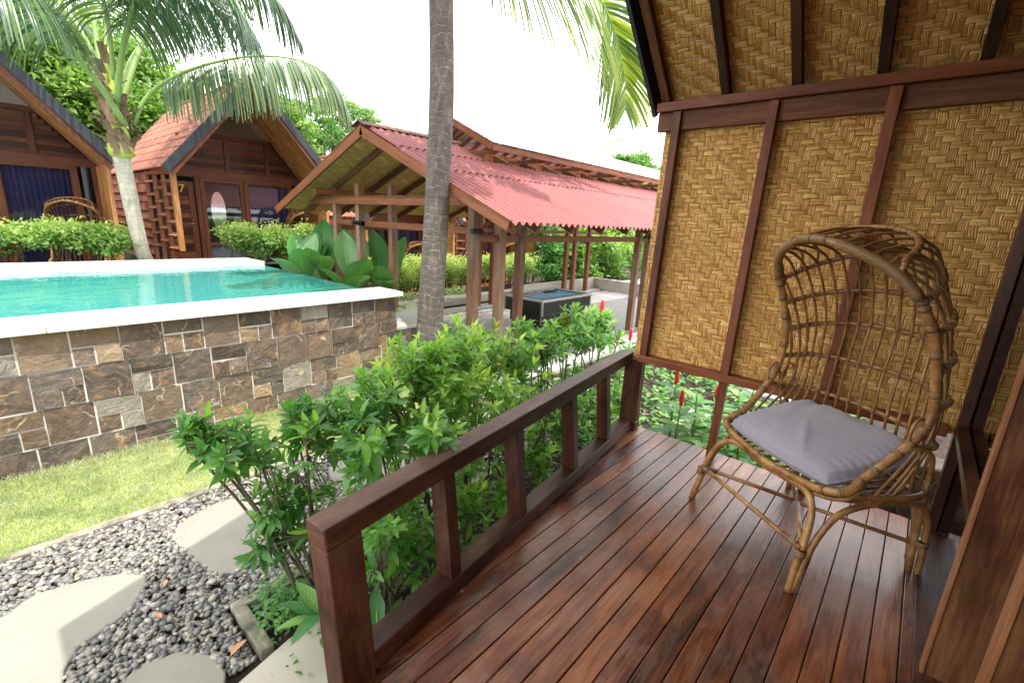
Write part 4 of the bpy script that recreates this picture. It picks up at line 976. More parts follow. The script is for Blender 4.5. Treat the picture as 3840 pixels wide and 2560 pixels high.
    # windows
    b = MB(); b.box(-.70, -.62, -.02, .04, .12, 2.1); b.box(.08, .16, -.02, .04, .12, 2.1); b.box(-.62, .08, -.02, .04, 2.02, 2.1); b.box(-.62, .08, -.02, .04, .12, .2); b.box(-.62, .08, -.02, .04, .68, .74); wf = b.build('window', m_frame, t)
    b = MB(); b.quad((-.62, .01, .2), (.08, .01, .2), (.08, .01, 2.02), (-.62, .01, 2.02)); b.build('pane', m_glass, wf)
    b = MB(); b.box(.27, 1.14, -.02, .03, .15, .22); b.box(.27, 1.14, -.02, .03, 2.04, 2.1); b.box(.256, .27, -.02, .03, .15, 2.1); b.box(1.14, 1.154, -.02, .03, .15, 2.1); wf = b.build('window', m_frame, t)
    b = MB(); b.quad((.26, .01, .2), (1.15, .01, .2), (1.15, .01, 2.04), (.26, .01, 2.04)); b.build('pane', m_glass, wf)
    b = MB(); P = []
    for i in range(90): x = .24 + .93 * i / 89; P.append([(x, .10 + .028 * math.sin(i * .88) + .01 * math.sin(i * .31), z) for z in (.15, 1.1, 2.05)])
    b.grid(P, .3); b.build('curtain', m_curt, t, smooth=True)
    b = MB(); b.quad((-1.5, 1.6, 0), (1.5, 1.6, 0), (1.5, 1.6, 2.2), (-1.5, 1.6, 2.2)); b.quad((-1.5, .06, -.05), (1.5, .06, -.05), (1.5, 1.6, -.05), (-1.5, 1.6, -.05)); b.quad((-1.5, .06, 2.2), (-1.5, 1.6, 2.2), (1.5, 1.6, 2.2), (1.5, .06, 2.2)); b.build('room', m_room, t)
    # side walls with hanging tiles, deck
    for s_ in (-1, 1):
        b = MB(); b.quad((s_ * 1.50, .0, -.1), (s_ * 1.50, BY, -.1), (s_ * 1.56, BY, 2.2), (s_ * 1.56, 0, 2.2)); b.build('side_wall', m_black, t)
        b = MB()
        if s_ < 0: tiles(b, (-1.53, BY, .3), (-1.53, .05, .3), (-1.59, BY, 2.12), (-1, 0, 0), .13, .19, .034)
        else: tiles(b, (1.53, .05, .3), (1.53, BY, .3), (1.59, .05, 2.12), (1, 0, 0), .13, .19, .034)
        b.build('wall_tile', m_tile, t)
        b = MB(); b.box(s_ * 1.55 - .03, s_ * 1.55 + .03, -.03, .06, .1, 2.15); b.build('corner_trim', m_black, t)
    b = MB()
    for k in range(16): b.box(-1.5 + .0 + k * .19, -1.5 + k * .19 + .185, -1.35, 0, -.05, 0)
    b.build('deck', m_sid, t)
    b = MB(); b.box(-1.5, 1.5, -1.38, -1.34, -.30, -.04); b.build('deck_edge', m_frame, t)
    # right: bamboo panel and posts; left: lattice of slanted blades
    b = MB(); b.quad((1.50, -1.25, .5), (1.50, -.05, .5), (1.54, -.05, 2.15), (1.54, -1.25, 2.15)); b.build('bamboo_panel', m_weave_far, t)
    for y in (-1.27, -.85, -.42): b = MB(); b.box(1.46, 1.52, y - .03, y + .03, 0, 2.12); b.build('panel_post', m_gold, t)
    b = MB(); b.box(-1.53, -1.44, -1.36, -1.27, .66, 2.16); b.build('corner_post', m_gold, t, bevel=.003)
    b = MB(); ysl = [-.06, -.46, -.86, -1.26]
    lx = lambda y: -1.485 - .15 * (y + 1.3) / 1.3
    for y in ysl[:3]: b.box(lx(y) - .03, lx(y) + .03, y - .015, y + .015, .0, 2.12)
    b.beam((lx(-1.27), -1.27, 2.09), (lx(-.05), -.05, 2.09), .06, .06)
    lt = b.build('lattice', m_shelf, t)
    b = MB()
    for k in range(3):
        ya, yb = ysl[k + 1] + .017, ysl[k] - .017
        for q in range(6):
            z = .72 + q * .245 + (.12 if k % 2 else 0)
            if z > 2.0: continue
            ym = (ya + yb) / 2; b.hexa(V(lx(ym) - .01, ym, z), V(-.15 / 1.3, 1, 0) * (yb - ya) / 2, nrm(V(-1, -.12, -.55)) * .055, nrm(V(-.55, 0, 1)) * .006)
    b.build('lattice_blade', m_shelf, lt)
    return t
c7 = cabin(4.06, 'middle cabin with the brass number 7 beside its door, left of the pavilion', True)
tx = bpy.data.curves.new('number', 'FONT'); tx.body = '7'; tx.size = .22; tx.extrude = .008; tx.offset = .004; to = bpy.data.objects.new('number_tmp', tx); C.objects.link(to)
bpy.context.view_layer.update(); me7 = bpy.data.meshes.new_from_object(to); bpy.data.objects.remove(to)
to = bpy.data.objects.new('number_sign', me7); C.objects.link(to); to.parent = c7; me7.materials.clear(); me7.materials.append(m_number)
to.location = (-1.10, -.02, 1.78); to.rotation_euler = (pi / 2, 0, 0)
cl = copy_tree(c7, (.17, 12.0, 0), None, 'dark cabin at the left edge with a navy curtained window and hooded chair', skip=('number_sign',))
c8 = copy_tree(c7, (8.0, 12.0, -.75), None, 'cabin seen beneath the pavilion roof, directly right of cabin 7', skip=('number_sign',))
c9 = copy_tree(c7, (11.94, 12.0, -.75), None, 'far cabin seen between the near pavilion posts, its tiled side half hidden', skip=('number_sign',))
# mirror and bed inside cabin 7
b = MB(); ring = [(3.78 + .15 * math.cos(a), 12.35, 1.42 + .42 * math.sin(a)) for a in np.linspace(0, 2 * pi, 33)[:-1]]
b.add(ring + [(p[0], p[1] + .02, p[2]) for p in ring], [tuple(range(32))] + [(i, (i + 1) % 32, 32 + (i + 1) % 32, 32 + i) for i in range(32)], [[(0, 0)] * 32] + [[(0, 0)] * 4] * 32)
tag(b.build('oval_mirror', m_mirror), 'oval mirror seen through the glass door of cabin 7', 'mirror')
b = MB(); b.box(3.4, 4.6, 12.25, 13.3, .3, .62); tag(b.build('bed', m_bed, bevel=.05), 'bed with pale linen seen through the glass of cabin 7', 'bed')
# chairs on the far porches
ch = [(.17 + 1.0, 11.15, 2.75, 'hooded rattan chair in front of the navy curtain of the leftmost cabin'), (4.06 + 1.12, 11.2, 3.35, 'hooded rattan chair on the porch of cabin 7, turned sideways'),
      (8.55, 11.2, 2.9, 'hooded rattan chair on the porch of the cabin behind the pavilion'), (12.6, 11.2, 3.0, 'hooded rattan chair on the farthest cabin porch, seen between pavilion posts')]
for x, y, a, lb in ch:
    c = copy_tree(chair, (x, y, 0 if x < 6 else -.75), a, lb, skip=('rib_ties',)); c['group'] = 'rattan chairs on the cabins opposite'
# ================================================================== VEGETATION
def rdir(n, up=.3):
    d = rng.normal(0, 1, (n, 3)); d[:, 2] += up; return d / np.linalg.norm(d, axis=1, keepdims=True)
def shrub(name, label, cat, group, base, crowns, ntips, lsize, mat, lpt=9, stems=7, sr=.006, wratio=.36, colfn=None, twigs=True, curl=.3, spread=.9):
    """crowns: list of (cx,cy,cz,rx,ry,rz,weight); branching stems with whorls of leaves at every tip"""
    t = thing(name, label, cat, group, loc=base); bx = V(*base)
    cw = np.array([c[6] for c in crowns], float); cw /= cw.sum(); sb = MB(); heads = []
    for i in range(stems):
        c = crowns[rng.choice(len(crowns), p=cw)]; a = rng.uniform(0, 2 * pi)
        b0 = V(rng.normal(0, .035), rng.normal(0, .03), 0); h = V(*c[:3]) - bx + V(*c[3:6]) * rng.normal(0, .38, 3) * V(1, 1, .5); h[2] -= c[5] * .4
        m_ = b0 + (h - b0) * .5 + V(rng.normal(0, .03), rng.normal(0, .03), .03)
        sb.tube(catmull([b0, m_, h], 3), [sr * 1.25, sr * 1.15, sr * 1.1, sr, sr * .9, sr * .8, sr * .7], 5, r=random.random()); heads.append(h); heads.append(m_ * .3 + h * .7)
    heads = np.array(heads); pos = []; dirs = []; ups = []; ln = []; rr = []
    for i in range(ntips):
        c = crowns[rng.choice(len(crowns), p=cw)]; d = rdir(1, .35)[0]; rad = rng.uniform(.25, 1.08) ** .75
        tip = V(*c[:3]) - bx + d * V(*c[3:6]) * rad
        if tip[2] < .04: tip[2] = .04 + random.random() * .05
        hd = heads[np.argmin(((heads - tip) ** 2).sum(1))]
        if twigs: sb.tube([hd, (hd + tip) / 2 + V(0, 0, .015), tip], [sr * .5, sr * .38, sr * .25], 4, r=random.random(), cap=False)
        ax = nrm(.6 * d + .5 * nrm(tip - hd + 1e-6) + V(0, 0, .35)); e1 = nrm(np.cross(ax, (.3, .2, 1))); e2 = np.cross(ax, e1)
        young = rad > .8 and d[2] > -.1; k = lpt + rng.integers(-2, 3); ph = rng.uniform(0, 2 * pi)
        for q in range(k):
            lay = q / k; an = ph + q * 2.4; open_ = .35 + spread * lay
            dd = nrm(ax * math.cos(open_) + (e1 * math.cos(an) + e2 * math.sin(an)) * math.sin(open_))
            p_ = tip - ax * lsize * .9 * lay
            pos.append(p_); dirs.append(dd); ups.append(nrm(ax + V(0, 0, .6) + rng.normal(0, .15, 3))); ln.append(lsize * rng.uniform(.45, 1.3) * (.6 + .5 * lay))
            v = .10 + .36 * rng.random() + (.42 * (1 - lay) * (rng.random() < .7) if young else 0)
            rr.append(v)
    rr = np.array(rr); P_ = np.array(pos) + bx
    if colfn is not None: rr = colfn(P_, rr)
    sb.build('stems', m_stem, t, smooth=True)
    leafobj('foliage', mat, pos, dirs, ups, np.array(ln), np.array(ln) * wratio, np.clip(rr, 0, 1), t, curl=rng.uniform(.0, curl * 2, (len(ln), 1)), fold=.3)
    return t
GRP = 'leafy shrubs along the porch railing'
def ccol(k): return lambda P, r: r + k
gsh = [
 ((.86, 2.02), [(.66, 2.25, .35, .22, .20, .14, 3), (.78, 2.10, .05, .26, .18, .20, 3), (.95, 2.05, .42, .25, .22, .20, 4), (.52, 2.38, .42, .10, .08, .08, .8)], 62, -.06, 'sprawling dark green shrub nearest the railing end post, leaning over the gravel'),
 ((1.15, 1.72), [(1.10, 1.85, .40, .28, .26, .26, 5), (1.05, 1.60, .10, .22, .22, .25, 2), (1.18, 1.75, -.1, .18, .15, .2, 1), (1.10, 1.34, .56, .10, .07, .05, .30)], 56, .06, 'dense mid green shrub behind the first open bay of the railing'),
 ((1.52, 1.95), [(1.50, 2.05, .50, .30, .26, .25, 5), (1.45, 1.75, .25, .26, .22, .25, 3)], 66, .22, 'bushy shrub with glossy yellow green tips behind the second baluster'),
 ((1.95, 1.98), [(1.92, 2.10, .52, .30, .28, .24, 5), (1.85, 1.80, .30, .26, .22, .25, 3)], 66, .34, 'brightest lime green shrub in the middle of the railing planting'),
 ((2.35, 2.02), [(2.35, 2.15, .50, .28, .28, .22, 5), (2.3, 1.85, .25, .25, .2, .25, 2)], 52, .26, 'light green shrub behind the third baluster, below the palm trunk'),
 ((2.78, 2.05), [(2.80, 2.15, .52, .26, .26, .20, 5), (2.75, 1.95, .2, .22, .2, .25, 1.5)], 38, .10, 'open airy shrub with bare stems near the fourth baluster'),
 ((3.25, 2.05), [(3.30, 2.15, .54, .28, .26, .20, 5), (3.3, 2.0, .2, .2, .2, .2, 1)], 38, .12, 'green shrub in front of the pool table, left of the wall corner'),
 ((3.72, 2.10), [(3.75, 2.2, .48, .28, .26, .20, 5)], 34, .08, 'farthest leafy shrub right beside the edge of the bamboo wall')]
for (bx_, by_), crowns, nt_, k, lb in gsh:
    up_ = (.09 if bx_ < 2.3 else .045) if bx_ > 1 else .07
    crowns = [(c[0], c[1], c[2] + (up_ if c[2] > .2 else 0), c[3] * 1.06, c[4] * 1.06, c[5] * (1.15 if bx_ > 1 else 1), c[6]) for c in crowns]
    if bx_ > 1: crowns = crowns + [(crowns[0][0] + .02, 1.55 + .12 * (bx_ - .9), -.12, .2, .14, .2, 1.3), (crowns[0][0] - .1, 1.95, -.05, .22, .2, .22, 1.3)]
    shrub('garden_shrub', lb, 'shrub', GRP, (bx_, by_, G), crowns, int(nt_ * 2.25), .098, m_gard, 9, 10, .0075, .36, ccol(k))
# hanging leaves over the rail
# hedges
def hedge(name, label, group, x0, x1, y, z0, z1, n, mat, lsize=.055, depth=.32, k=0.0, base=None):
    t = thing(name, label, 'hedge', group, loc=((x0 + x1) / 2, y, z0)); bx = V((x0 + x1) / 2, y, z0); sb = MB()
    for i in range(int((x1 - x0) / .16)):
        xx = x0 + .1 + (x1 - x0 - .2) * random.random(); b0 = V(xx, y + random.uniform(-.1, .1), z0) - bx
        for q in range(2): sb.tube([b0, b0 + V(random.uniform(-.1, .1), random.uniform(-.1, .1), (z1 - z0) * .8)], [.012, .005], 5, r=random.random(), cap=False)
    sb.build('stems', m_stem, t)
    # clumps
    nc = int((x1 - x0) * 44); cx = rng.uniform(x0 + .05, x1 - .05, nc); cy = y + rng.uniform(-depth, depth, nc)
    e = np.sin(cx * 5.1 + cy) * .04 + np.sin(cx * 11.3) * .03
    zz = z0 + .22 + (z1 - z0 - .26 + e) * rng.random(nc) ** .55
    m = n; ci = rng.integers(0, nc, m); pos = np.stack([cx[ci], cy[ci], zz[ci]], 1) + rng.normal(0, 1, (m, 3)) * V(.085, .075, .06)
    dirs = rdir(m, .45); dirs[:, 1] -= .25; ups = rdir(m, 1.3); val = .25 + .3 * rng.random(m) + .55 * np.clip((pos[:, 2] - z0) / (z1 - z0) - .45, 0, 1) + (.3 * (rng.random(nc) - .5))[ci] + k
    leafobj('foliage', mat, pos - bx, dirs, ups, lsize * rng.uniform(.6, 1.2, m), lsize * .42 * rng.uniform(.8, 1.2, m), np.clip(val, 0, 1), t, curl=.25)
    return t
HG = 'clipped hedges in front of the cabins'
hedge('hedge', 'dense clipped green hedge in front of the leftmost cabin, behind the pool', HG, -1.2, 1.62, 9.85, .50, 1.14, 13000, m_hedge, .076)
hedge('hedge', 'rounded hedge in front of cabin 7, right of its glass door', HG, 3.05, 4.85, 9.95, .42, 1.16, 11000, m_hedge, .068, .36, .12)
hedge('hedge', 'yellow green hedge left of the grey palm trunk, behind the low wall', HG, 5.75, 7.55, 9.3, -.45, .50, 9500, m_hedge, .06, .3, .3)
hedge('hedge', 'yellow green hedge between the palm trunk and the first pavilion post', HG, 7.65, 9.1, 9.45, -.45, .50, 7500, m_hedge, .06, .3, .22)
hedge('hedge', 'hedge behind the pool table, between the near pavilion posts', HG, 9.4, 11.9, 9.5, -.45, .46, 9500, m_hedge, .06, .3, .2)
# white edged ground plants by the path
n = 1500; pos = np.stack([rng.uniform(4.9, 8.5, n), rng.uniform(8.5, 8.9, n), G + rng.uniform(0, .24, n)], 1)
tag(leafobj('ground_cover', m_dieff, pos, rdir(n, .9), rdir(n, 1.3), .11 * rng.uniform(.6, 1.2, n), .022 * np.ones(n), rng.random(n)), 'low variegated ground cover below the hedge behind the pavilion', 'ground cover', kind='stuff')
# path behind the pavilion
mb = MB(); mb.box(4.2, 12.5, 7.95, 8.50, G, G + .13); tag(mb.build('raised_path', m_oldc, bevel=.01), None, None, kind='structure')
for i in range(8):
    x0 = 5.4 + .82 * i; slabobj('path_slab', smooth_poly([(x0, 8.0), (x0 + .7, 8.03), (x0 + .66, 8.28), (x0 + .05, 8.42)], 3, .01), G + .13, G + .165, m_cream, 'pale flat slab on the garden path behind the pavilion', 'path slab', 'slabs of the garden path')
# small weeds
def weeds(name, label, n, region, lsize, mat=m_weed, clump=5):
    pos = []; dirs = []
    for i in range(n):
        x, y, z, s = region()
        hh = random.uniform(.03, .14) * s
        for q in range(clump):
            zz = z + hh * random.random(); a = random.uniform(0, 2 * pi)
            pos.append((x + random.gauss(0, .018) * s, y + random.gauss(0, .018) * s, zz)); dirs.append((math.cos(a), math.sin(a), random.uniform(.0, .8)))
    m = len(pos); o = leafobj(name, mat, pos, dirs, np.tile(V(0, 0, 1), (m, 1)) + rng.normal(0, .3, (m, 3)), lsize * rng.uniform(.5, 1.3, m), lsize * .45 * rng.uniform(.7, 1.2, m), np.clip(rng.normal(.5, .25, m), 0, 1))
    return tag(o, label, 'weeds', kind='stuff')
weeds('low_weeds', 'small bright weeds creeping over the soil of the shrub bed', 420, lambda: (random.uniform(.62, 3.8), 1.25 + .95 * random.random() ** .8, G + .02, 1), .032)
weeds('corner_weeds', 'fresh pale green weeds in the planter corner by the end post', 110, lambda: (random.gauss(.74, .07), random.gauss(2.04, .08), G + .03, 1.1), .040)
# big soft leaves next to the end post
def tuft(label, base, n, ll, ww, mat, group=None, name='leafy_plant', zup=.5, cat='plant', hgt=.0):
    t = thing(name, label, cat, group, loc=base); d = []; p = []
    for i in range(n):
        a = 2.4 * i + random.uniform(-.2, .2); e = random.uniform(.25, 1.0) * zup; d.append((math.cos(a), math.sin(a), e)); p.append((0.01 * math.cos(a), .01 * math.sin(a), hgt * random.random()))
    leafobj('foliage', mat, p, d, np.tile(V(0, 0, 1), (n, 1)), ll * rng.uniform(.7, 1.1, n), ww * rng.uniform(.8, 1.1, n), rng.random(n), t, curl=.35, fold=.35)
    b = MB(); b.tube([(0, 0, -.03), (0, 0, .03 + hgt)], .006, 6); b.build('stem', m_gstem, t); return t
tuft('young plant with long bright leaves just left of the railing end post', (.74, 1.66, G + .12), 10, .20, .062, m_weed, zup=1.0, hgt=.18)
tuft('young plant with large ribbed leaves inside the first railing bay', (.90, 1.48, G + .03), 9, .23, .07, m_weed, zup=1.1, hgt=.22)
tuft('light green seedling on the soil between the second and third baluster', (1.75, 1.62, G + .02), 8, .13, .045, m_weed, zup=.8, hgt=.12)
# dieffenbachia by the low wall
for (x, y, z, s, lb) in ((4.45, 6.0, -.10, 1.5, 'pale green and white dumb cane plant just left of the grey palm trunk'), (4.2, 5.75, -.15, 1.1, 'smaller pale dumb cane plant behind the low wall')):
    tuft(lb, (x, y, z), 15, .30 * s, .12 * s, m_dieff, 'variegated plants by the low wall', 'dumb_cane', zup=1.3)
# broad leaved clumps between pool and pavilion
def broad(label, base, lv):
    t = thing('broad_leaf_plant', label, 'plant', 'broad leaved plants between pool and pavilion', loc=base); sb = MB()
    for (a, el, pl, ll, ww, bend, rv) in lv:
        hd = V(math.cos(a), math.sin(a), 0); p0 = V(0, 0, 0); p1 = hd * pl * .25 + V(0, 0, pl); sb.tube(catmull([p0, hd * pl * .08 + V(0, 0, pl * .55), p1], 4), [.016, .015, .014, .013, .012, .011, .010, .009, .008], 6, r=.3)
        dirv = nrm(hd * math.cos(el) + V(0, 0, math.sin(el))); side = nrm(np.cross(dirv, (0, 0, 1))); upv = np.cross(side, dirv); P = []
        n = 12
        for i in range(n + 1):
            s_ = i / n; wd = ww * (math.sin(pi * min(1, s_ * .96 + .03)) ** .62) * (1 if s_ < .8 else 1 - .12 * (s_ - .8) / .2)
            c = p1 + dirv * ll * s_ + upv * (-bend * ll * s_ * s_); row = []
            for j in range(-3, 4):
                q = j / 3; row.append(c + side * wd * q + upv * (wd * .35 * abs(q) + .012 * math.sin(9 * s_ + 3 * q + a) * abs(q)))
            P.append(row)
        b = MB(); b.grid(P, rv, lambda i, j: (i / 12, j / 6)); b.build('leaf', m_calath, t, smooth=True)
    sb.build('stalks', m_gstem, t, smooth=True)
    return t
def rl(a, el, pl, ll, ww, bend=.15, rv=None): return (a, el, pl * 1.02, ll * 1.12, ww * 1.3, bend, random.random() if rv is None else rv)
def rset(n, seed, h=.6, ll=.62, ww=.15):
    rs_ = random.Random(seed); o_ = []
    for i in range(n):
        tow = i % 2; a = (-2.35 if tow else .8) + rs_.uniform(-.75, .75); o_.append(rl(a, rs_.uniform(.75, 1.05) if tow else rs_.uniform(1.15, 1.4), h * (rs_.uniform(.45, .8) if tow else rs_.uniform(.85, 1.15)), ll * rs_.uniform(.85, 1.15), ww * rs_.uniform(.85, 1.1), rs_.uniform(.05, .25), rs_.random()))
    return o_
broad('largest clump of broad green leaves rising behind the pool corner', (3.95, 6.95, G + .25), rset(9, 3, .62, .64, .15))
broad('left clump of broad green leaves leaning over the pool edge', (3.45, 7.55, G + .40), rset(8, 8, .58, .58, .15))
broad('middle clump of broad leaves between the pool edge and the pavilion posts', (3.75, 7.5, G + .35), rset(7, 5, .72, .58, .14))
broad('right clump of broad leaves beside the first pavilion posts', (4.5, 6.75, G + .2), rset(8, 21, .72, .62, .14))
broad('low broad leaved plant at the foot of the grey palm trunk', (3.62, 4.0, G), [rl(-.9, .9, .35, .42, .09, .3, .5), rl(.2, 1.1, .42, .46, .085, .15, .8), rl(-2.4, .6, .25, .34, .08, .3, .4), rl(1.4, 1.0, .36, .40, .08, .2, .6)])
# red ginger flowers
def ginger(label, base, h, lean, nl=9, flower=True, ls=.15, fs=1.0, group='red spiral gingers'):
    t = thing('red_ginger', label, 'flowering plant', group, loc=base); b = MB(); top = V(lean[0], lean[1], h)
    cu_ = catmull([(0, 0, 0), (lean[0] * .35, lean[1] * .35, h * .55), tuple(top)], 6); b.tube(cu_, list(np.linspace(.011, .006, len(cu_))), 7, r=.2); b.build('stalk', m_gstem, t, smooth=True)
    pos = []; dirs = []
    for i in range(nl):
        s_ = .30 + .68 * i / nl; p = cu_[int(s_ * (len(cu_) - 1))]; a = i * 1.1 + h * 9; pos.append(p); dirs.append((math.cos(a), math.sin(a), .25 + .3 * s_))
    leafobj('foliage', m_cost, pos, dirs, np.tile(V(0, 0, 1), (nl, 1)), ls * rng.uniform(.8, 1.15, nl), ls * .42 * np.ones(nl), rng.random(nl), t, curl=.35, fold=.3)
    if flower:
        f = MB(); m_ = 12; pts = [top + V(0, 0, .012 * i * fs * 1.0) for i in range(m_)]; f.tube(pts, [(.013 + .0065 * math.sin(pi * min(1, (i + 1.2) / m_))) * (.35 if i == m_ - 1 else 1) * (1 + .12 * (i % 2)) * fs * .8 for i in range(m_)], 9, r=.5); fo = f.build('flower', m_red, t, smooth=True)
        f = MB(); f.tube([top + V(.014, 0, .1 * fs), top + V(.034, .0, .115 * fs)], [.006, .002], 6); f.build('flower_tip', m_ochre, fo)
    return t
def gpt(u, v, y): p = at(u, v, 1, y); return (p[0], p[1])
ginger('tall red ginger spike standing in front of the pool table', (3.33, 2.25, G), 1.02, (.02, .03), 7, True, .14, 1.35)
ginger('second red ginger spike right of the pool table, above the shrubs', (4.05, 2.32, G), 1.06, (.02, .02), 6, True, .14, 1.3)
ginger('tilted dark red ginger bud just below the tall spike', (3.22, 2.18, G), .93, (.03, -.02), 6, True, .12, .95)
ginger('red ginger bud beside the bamboo wall edge above the railing', (4.35, 2.15, G), .80, (.03, 0), 7, True, .13, 1.0)
ginger('small orange red ginger bud among the shrub leaves', (3.95, 2.0, G), .66, (0, 0), 6, True, .12, .9)
gi = [(3.42, 1.20, .62, (.02, .0), 1, 'small red ginger bud next to the corner post, under the bamboo wall'), (3.65, 1.33, .70, (.03, .02), 1, 'upright orange red ginger flower left of the dark stalk under the wall'), (3.75, 1.02, .52, (.05, .0), 1, 'bright red ginger flower with an orange tip in the middle of the gap'),
      (3.62, 1.12, .66, (.10, .06), 0, 'dark stemmed ginger without flower leaning under the bamboo wall'), (3.95, .88, .74, (.02, -.06), 1, 'dark red ginger bud on a curved stalk near the wall stud'), (3.50, .98, .42, (-.02, .04), 0, 'low ginger plant with pale leaves at the deck edge'),
      (3.85, 1.22, .44, (.02, .0), 0, 'leafy ginger plant behind the red flowers under the wall'), (4.1, 1.15, .50, (.05, .0), 1, 'small red ginger at the back of the clump under the wall'), (3.72, .78, .40, (-.05, .03), 0, 'short ginger plant beside the lower wall stud'), (4.0, .62, .36, (.0, .0), 1, 'little red ginger bud right of the lower stud'), (4.2, .95, .6, (.0, .03), 0, 'tall pale leaved ginger farther out in the garden')]
for x, y, h, ln_, fl, lb in gi: ginger(lb, (x, y, G), h, ln_, 14, bool(fl), .19, 1.0)
weeds('garden_weeds', 'mixed green ground plants outside the bamboo wall', 700, lambda: (random.uniform(3.35, 6.5), random.uniform(.2, 3.2), G + .02, 2.2), .085, m_cost)
for (x, y, s, lb) in ((3.72, .42, .16, 'mossy rock beneath the bamboo wall near the chair'), (3.52, -.12, .13, 'yellowish mossy rock behind the rear chair leg'), (3.9, -.1, .18, 'dark mossy rock in the shade beside the cabin')):
    b = MB(); P = []
    for i in range(13):
        P.append([(x + s * math.sin(pi * i / 12) * math.cos(a) * (1 + random.uniform(-.1, .1)), y + s * math.sin(pi * i / 12) * math.sin(a), G + s * .55 * math.cos(pi * i / 12) * (1 + random.uniform(-.1, .1)) + .03) for a in np.linspace(0, 2 * pi, 17)])
        P[-1][-1] = P[-1][0]
    b.grid(P); tag(b.build('garden_rock', m_rock, smooth=True), lb, 'rock', 'mossy rocks beside the porch')
mb = MB()  # stone blocks added beyond the gap to darken sunlit soil, modelled on rocks there
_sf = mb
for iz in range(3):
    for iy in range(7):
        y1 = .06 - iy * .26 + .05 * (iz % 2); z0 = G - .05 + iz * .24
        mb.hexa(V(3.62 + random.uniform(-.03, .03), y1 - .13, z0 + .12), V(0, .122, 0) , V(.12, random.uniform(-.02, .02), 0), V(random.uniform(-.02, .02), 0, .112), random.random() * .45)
tag(mb.build('shade_stone_wall', m_stone, bevel=.025), 'dark rough stone blocks added to darken the gap behind the rear chair leg', 'wall')
for i, (x, y, a) in enumerate(((4.7, 1.5, .3), (5.3, .9, .1), (4.75, .55, -.2))):
    slabobj('garden_slab', [(x + .34 * math.cos(a + q * pi / 2 + .78), y + .27 * math.sin(a + q * pi / 2 + .78)) for q in range(4)], G, G + .05, m_cream, ('pale slab in the garden seen through the gap below the bamboo wall', 'pale slab near the wall stud, outside the porch', 'pale slab beyond the ginger stalks outside the porch')[i], 'paving')
b = MB()  # grey planks of the neighbouring cabin's porch deck
for k in range(4): b.beam((5.15 + .13 * k, .25, -.12), (5.05 + .13 * k, 1.15, -.10), .125, .03)
b.beam((5.1, .3, -.17), (5.65, .3, -.17), .05, .06)
for x_ in (5.15, 5.6):
    for y_ in (.3, 1.1): b.beam((x_, y_, G), (x_, y_, -.15), .05, .05)
tag(b.build('neighbour_deck', m_log), 'weathered grey plank deck of the neighbouring cabin, seen through the gap under the wall', 'bench')

# ---- palms
def frond(parent, name, pts, n=56, s0=.25, L=.55, mat=None, grav=1.0, spread=1.0, rr=(.022, .006), wl=.028, fwd=.35, col=(.2, .8), asym=(1, 1), upv=(0, 0, 1), down=.3):
    cu_ = catmull(pts, 8); m = len(cu_); seg = np.array([0] + list(np.cumsum([np.linalg.norm(cu_[i + 1] - cu_[i]) for i in range(m - 1)]))); T = seg[-1]; cu_ = np.array(cu_)
    def ev(s): return np.array([np.interp(s * T, seg, cu_[:, k]) for k in range(3)])
    b = MB(); b.tube([ev(s) for s in np.linspace(0, 1, 24)], list(np.linspace(rr[0], rr[1], 24)), 7, r=.2); fo = b.build(name, m_petiole, parent, smooth=True)
    vs = []; fs = []; us = []; rs = []; K = 7
    for i in range(n):
        s = s0 + (1 - s0) * (i + .5) / n; p = ev(s); t = nrm(ev(min(1, s + .01)) - ev(max(0, s - .01))); sd_ = nrm(np.cross(t, upv)); up = np.cross(sd_, t)
        q = (i + .5) / n; Ls = L * (math.sin(pi * (q * .86 + .12)) ** .55) * random.uniform(.9, 1.08)
        for si in (0, 1):
            if random.random() < .03: continue
            sg = 1 if si else -1; d = nrm(sd_ * sg * spread + t * (fwd + .9 * q * q) + up * .2 + V(0, 0, -down) + rng.normal(0, .06, 3)); g = grav * random.uniform(.75, 1.25) * asym[si]
            base = len(vs); c = p.copy(); dd = d.copy(); wv = nrm(t - dd * (t @ dd)); r = random.uniform(*col)
            for k in range(K + 1):
                a = k / K; w_ = wl * (.5 + 1.5 * a if a < .25 else .88 * (1.14 - a) ** .6) * .5
                wv = nrm(wv - dd * (wv @ dd)); nn = np.cross(dd, wv)
                vs += [c - wv * w_, c + nn * w_ * .35, c + wv * w_]
                if k < K: c = c + dd * Ls / K; dd = nrm(dd + V(0, 0, -1) * g * (.20 + .22 * a))
            for k in range(K):
                for j in (0, 1):
                    a_ = base + k * 3 + j; fs.append((a_, a_ + 1, a_ + 4, a_ + 3)); us += [(k / K, j * .5), (k / K, j * .5 + .5), ((k + 1) / K, j * .5 + .5), ((k + 1) / K, j * .5)]; rs.append(r)
    npmesh('leaflets', mat or m_palm, np.array(vs), np.array(fs), np.array(us), np.array(rs), fo)
    return fo
def W(u, v, y): return tuple(at(u, v, 1, y))
p1 = thing('coconut_palm', 'young coconut palm with a pale ringed trunk behind the pool, its fronds arching wide', 'palm tree', 'coconut palms')
b = MB(); tr = catmull([W(552, 985, 9.62), W(530, 930, 9.6), W(500, 800, 9.6), W(476, 690, 9.6), W(455, 590, 9.6)], 6); b.tube(tr, list(np.linspace(.100, .112, len(tr))), 20, r=.3); b.build('trunk', m_barkl, p1, smooth=True)
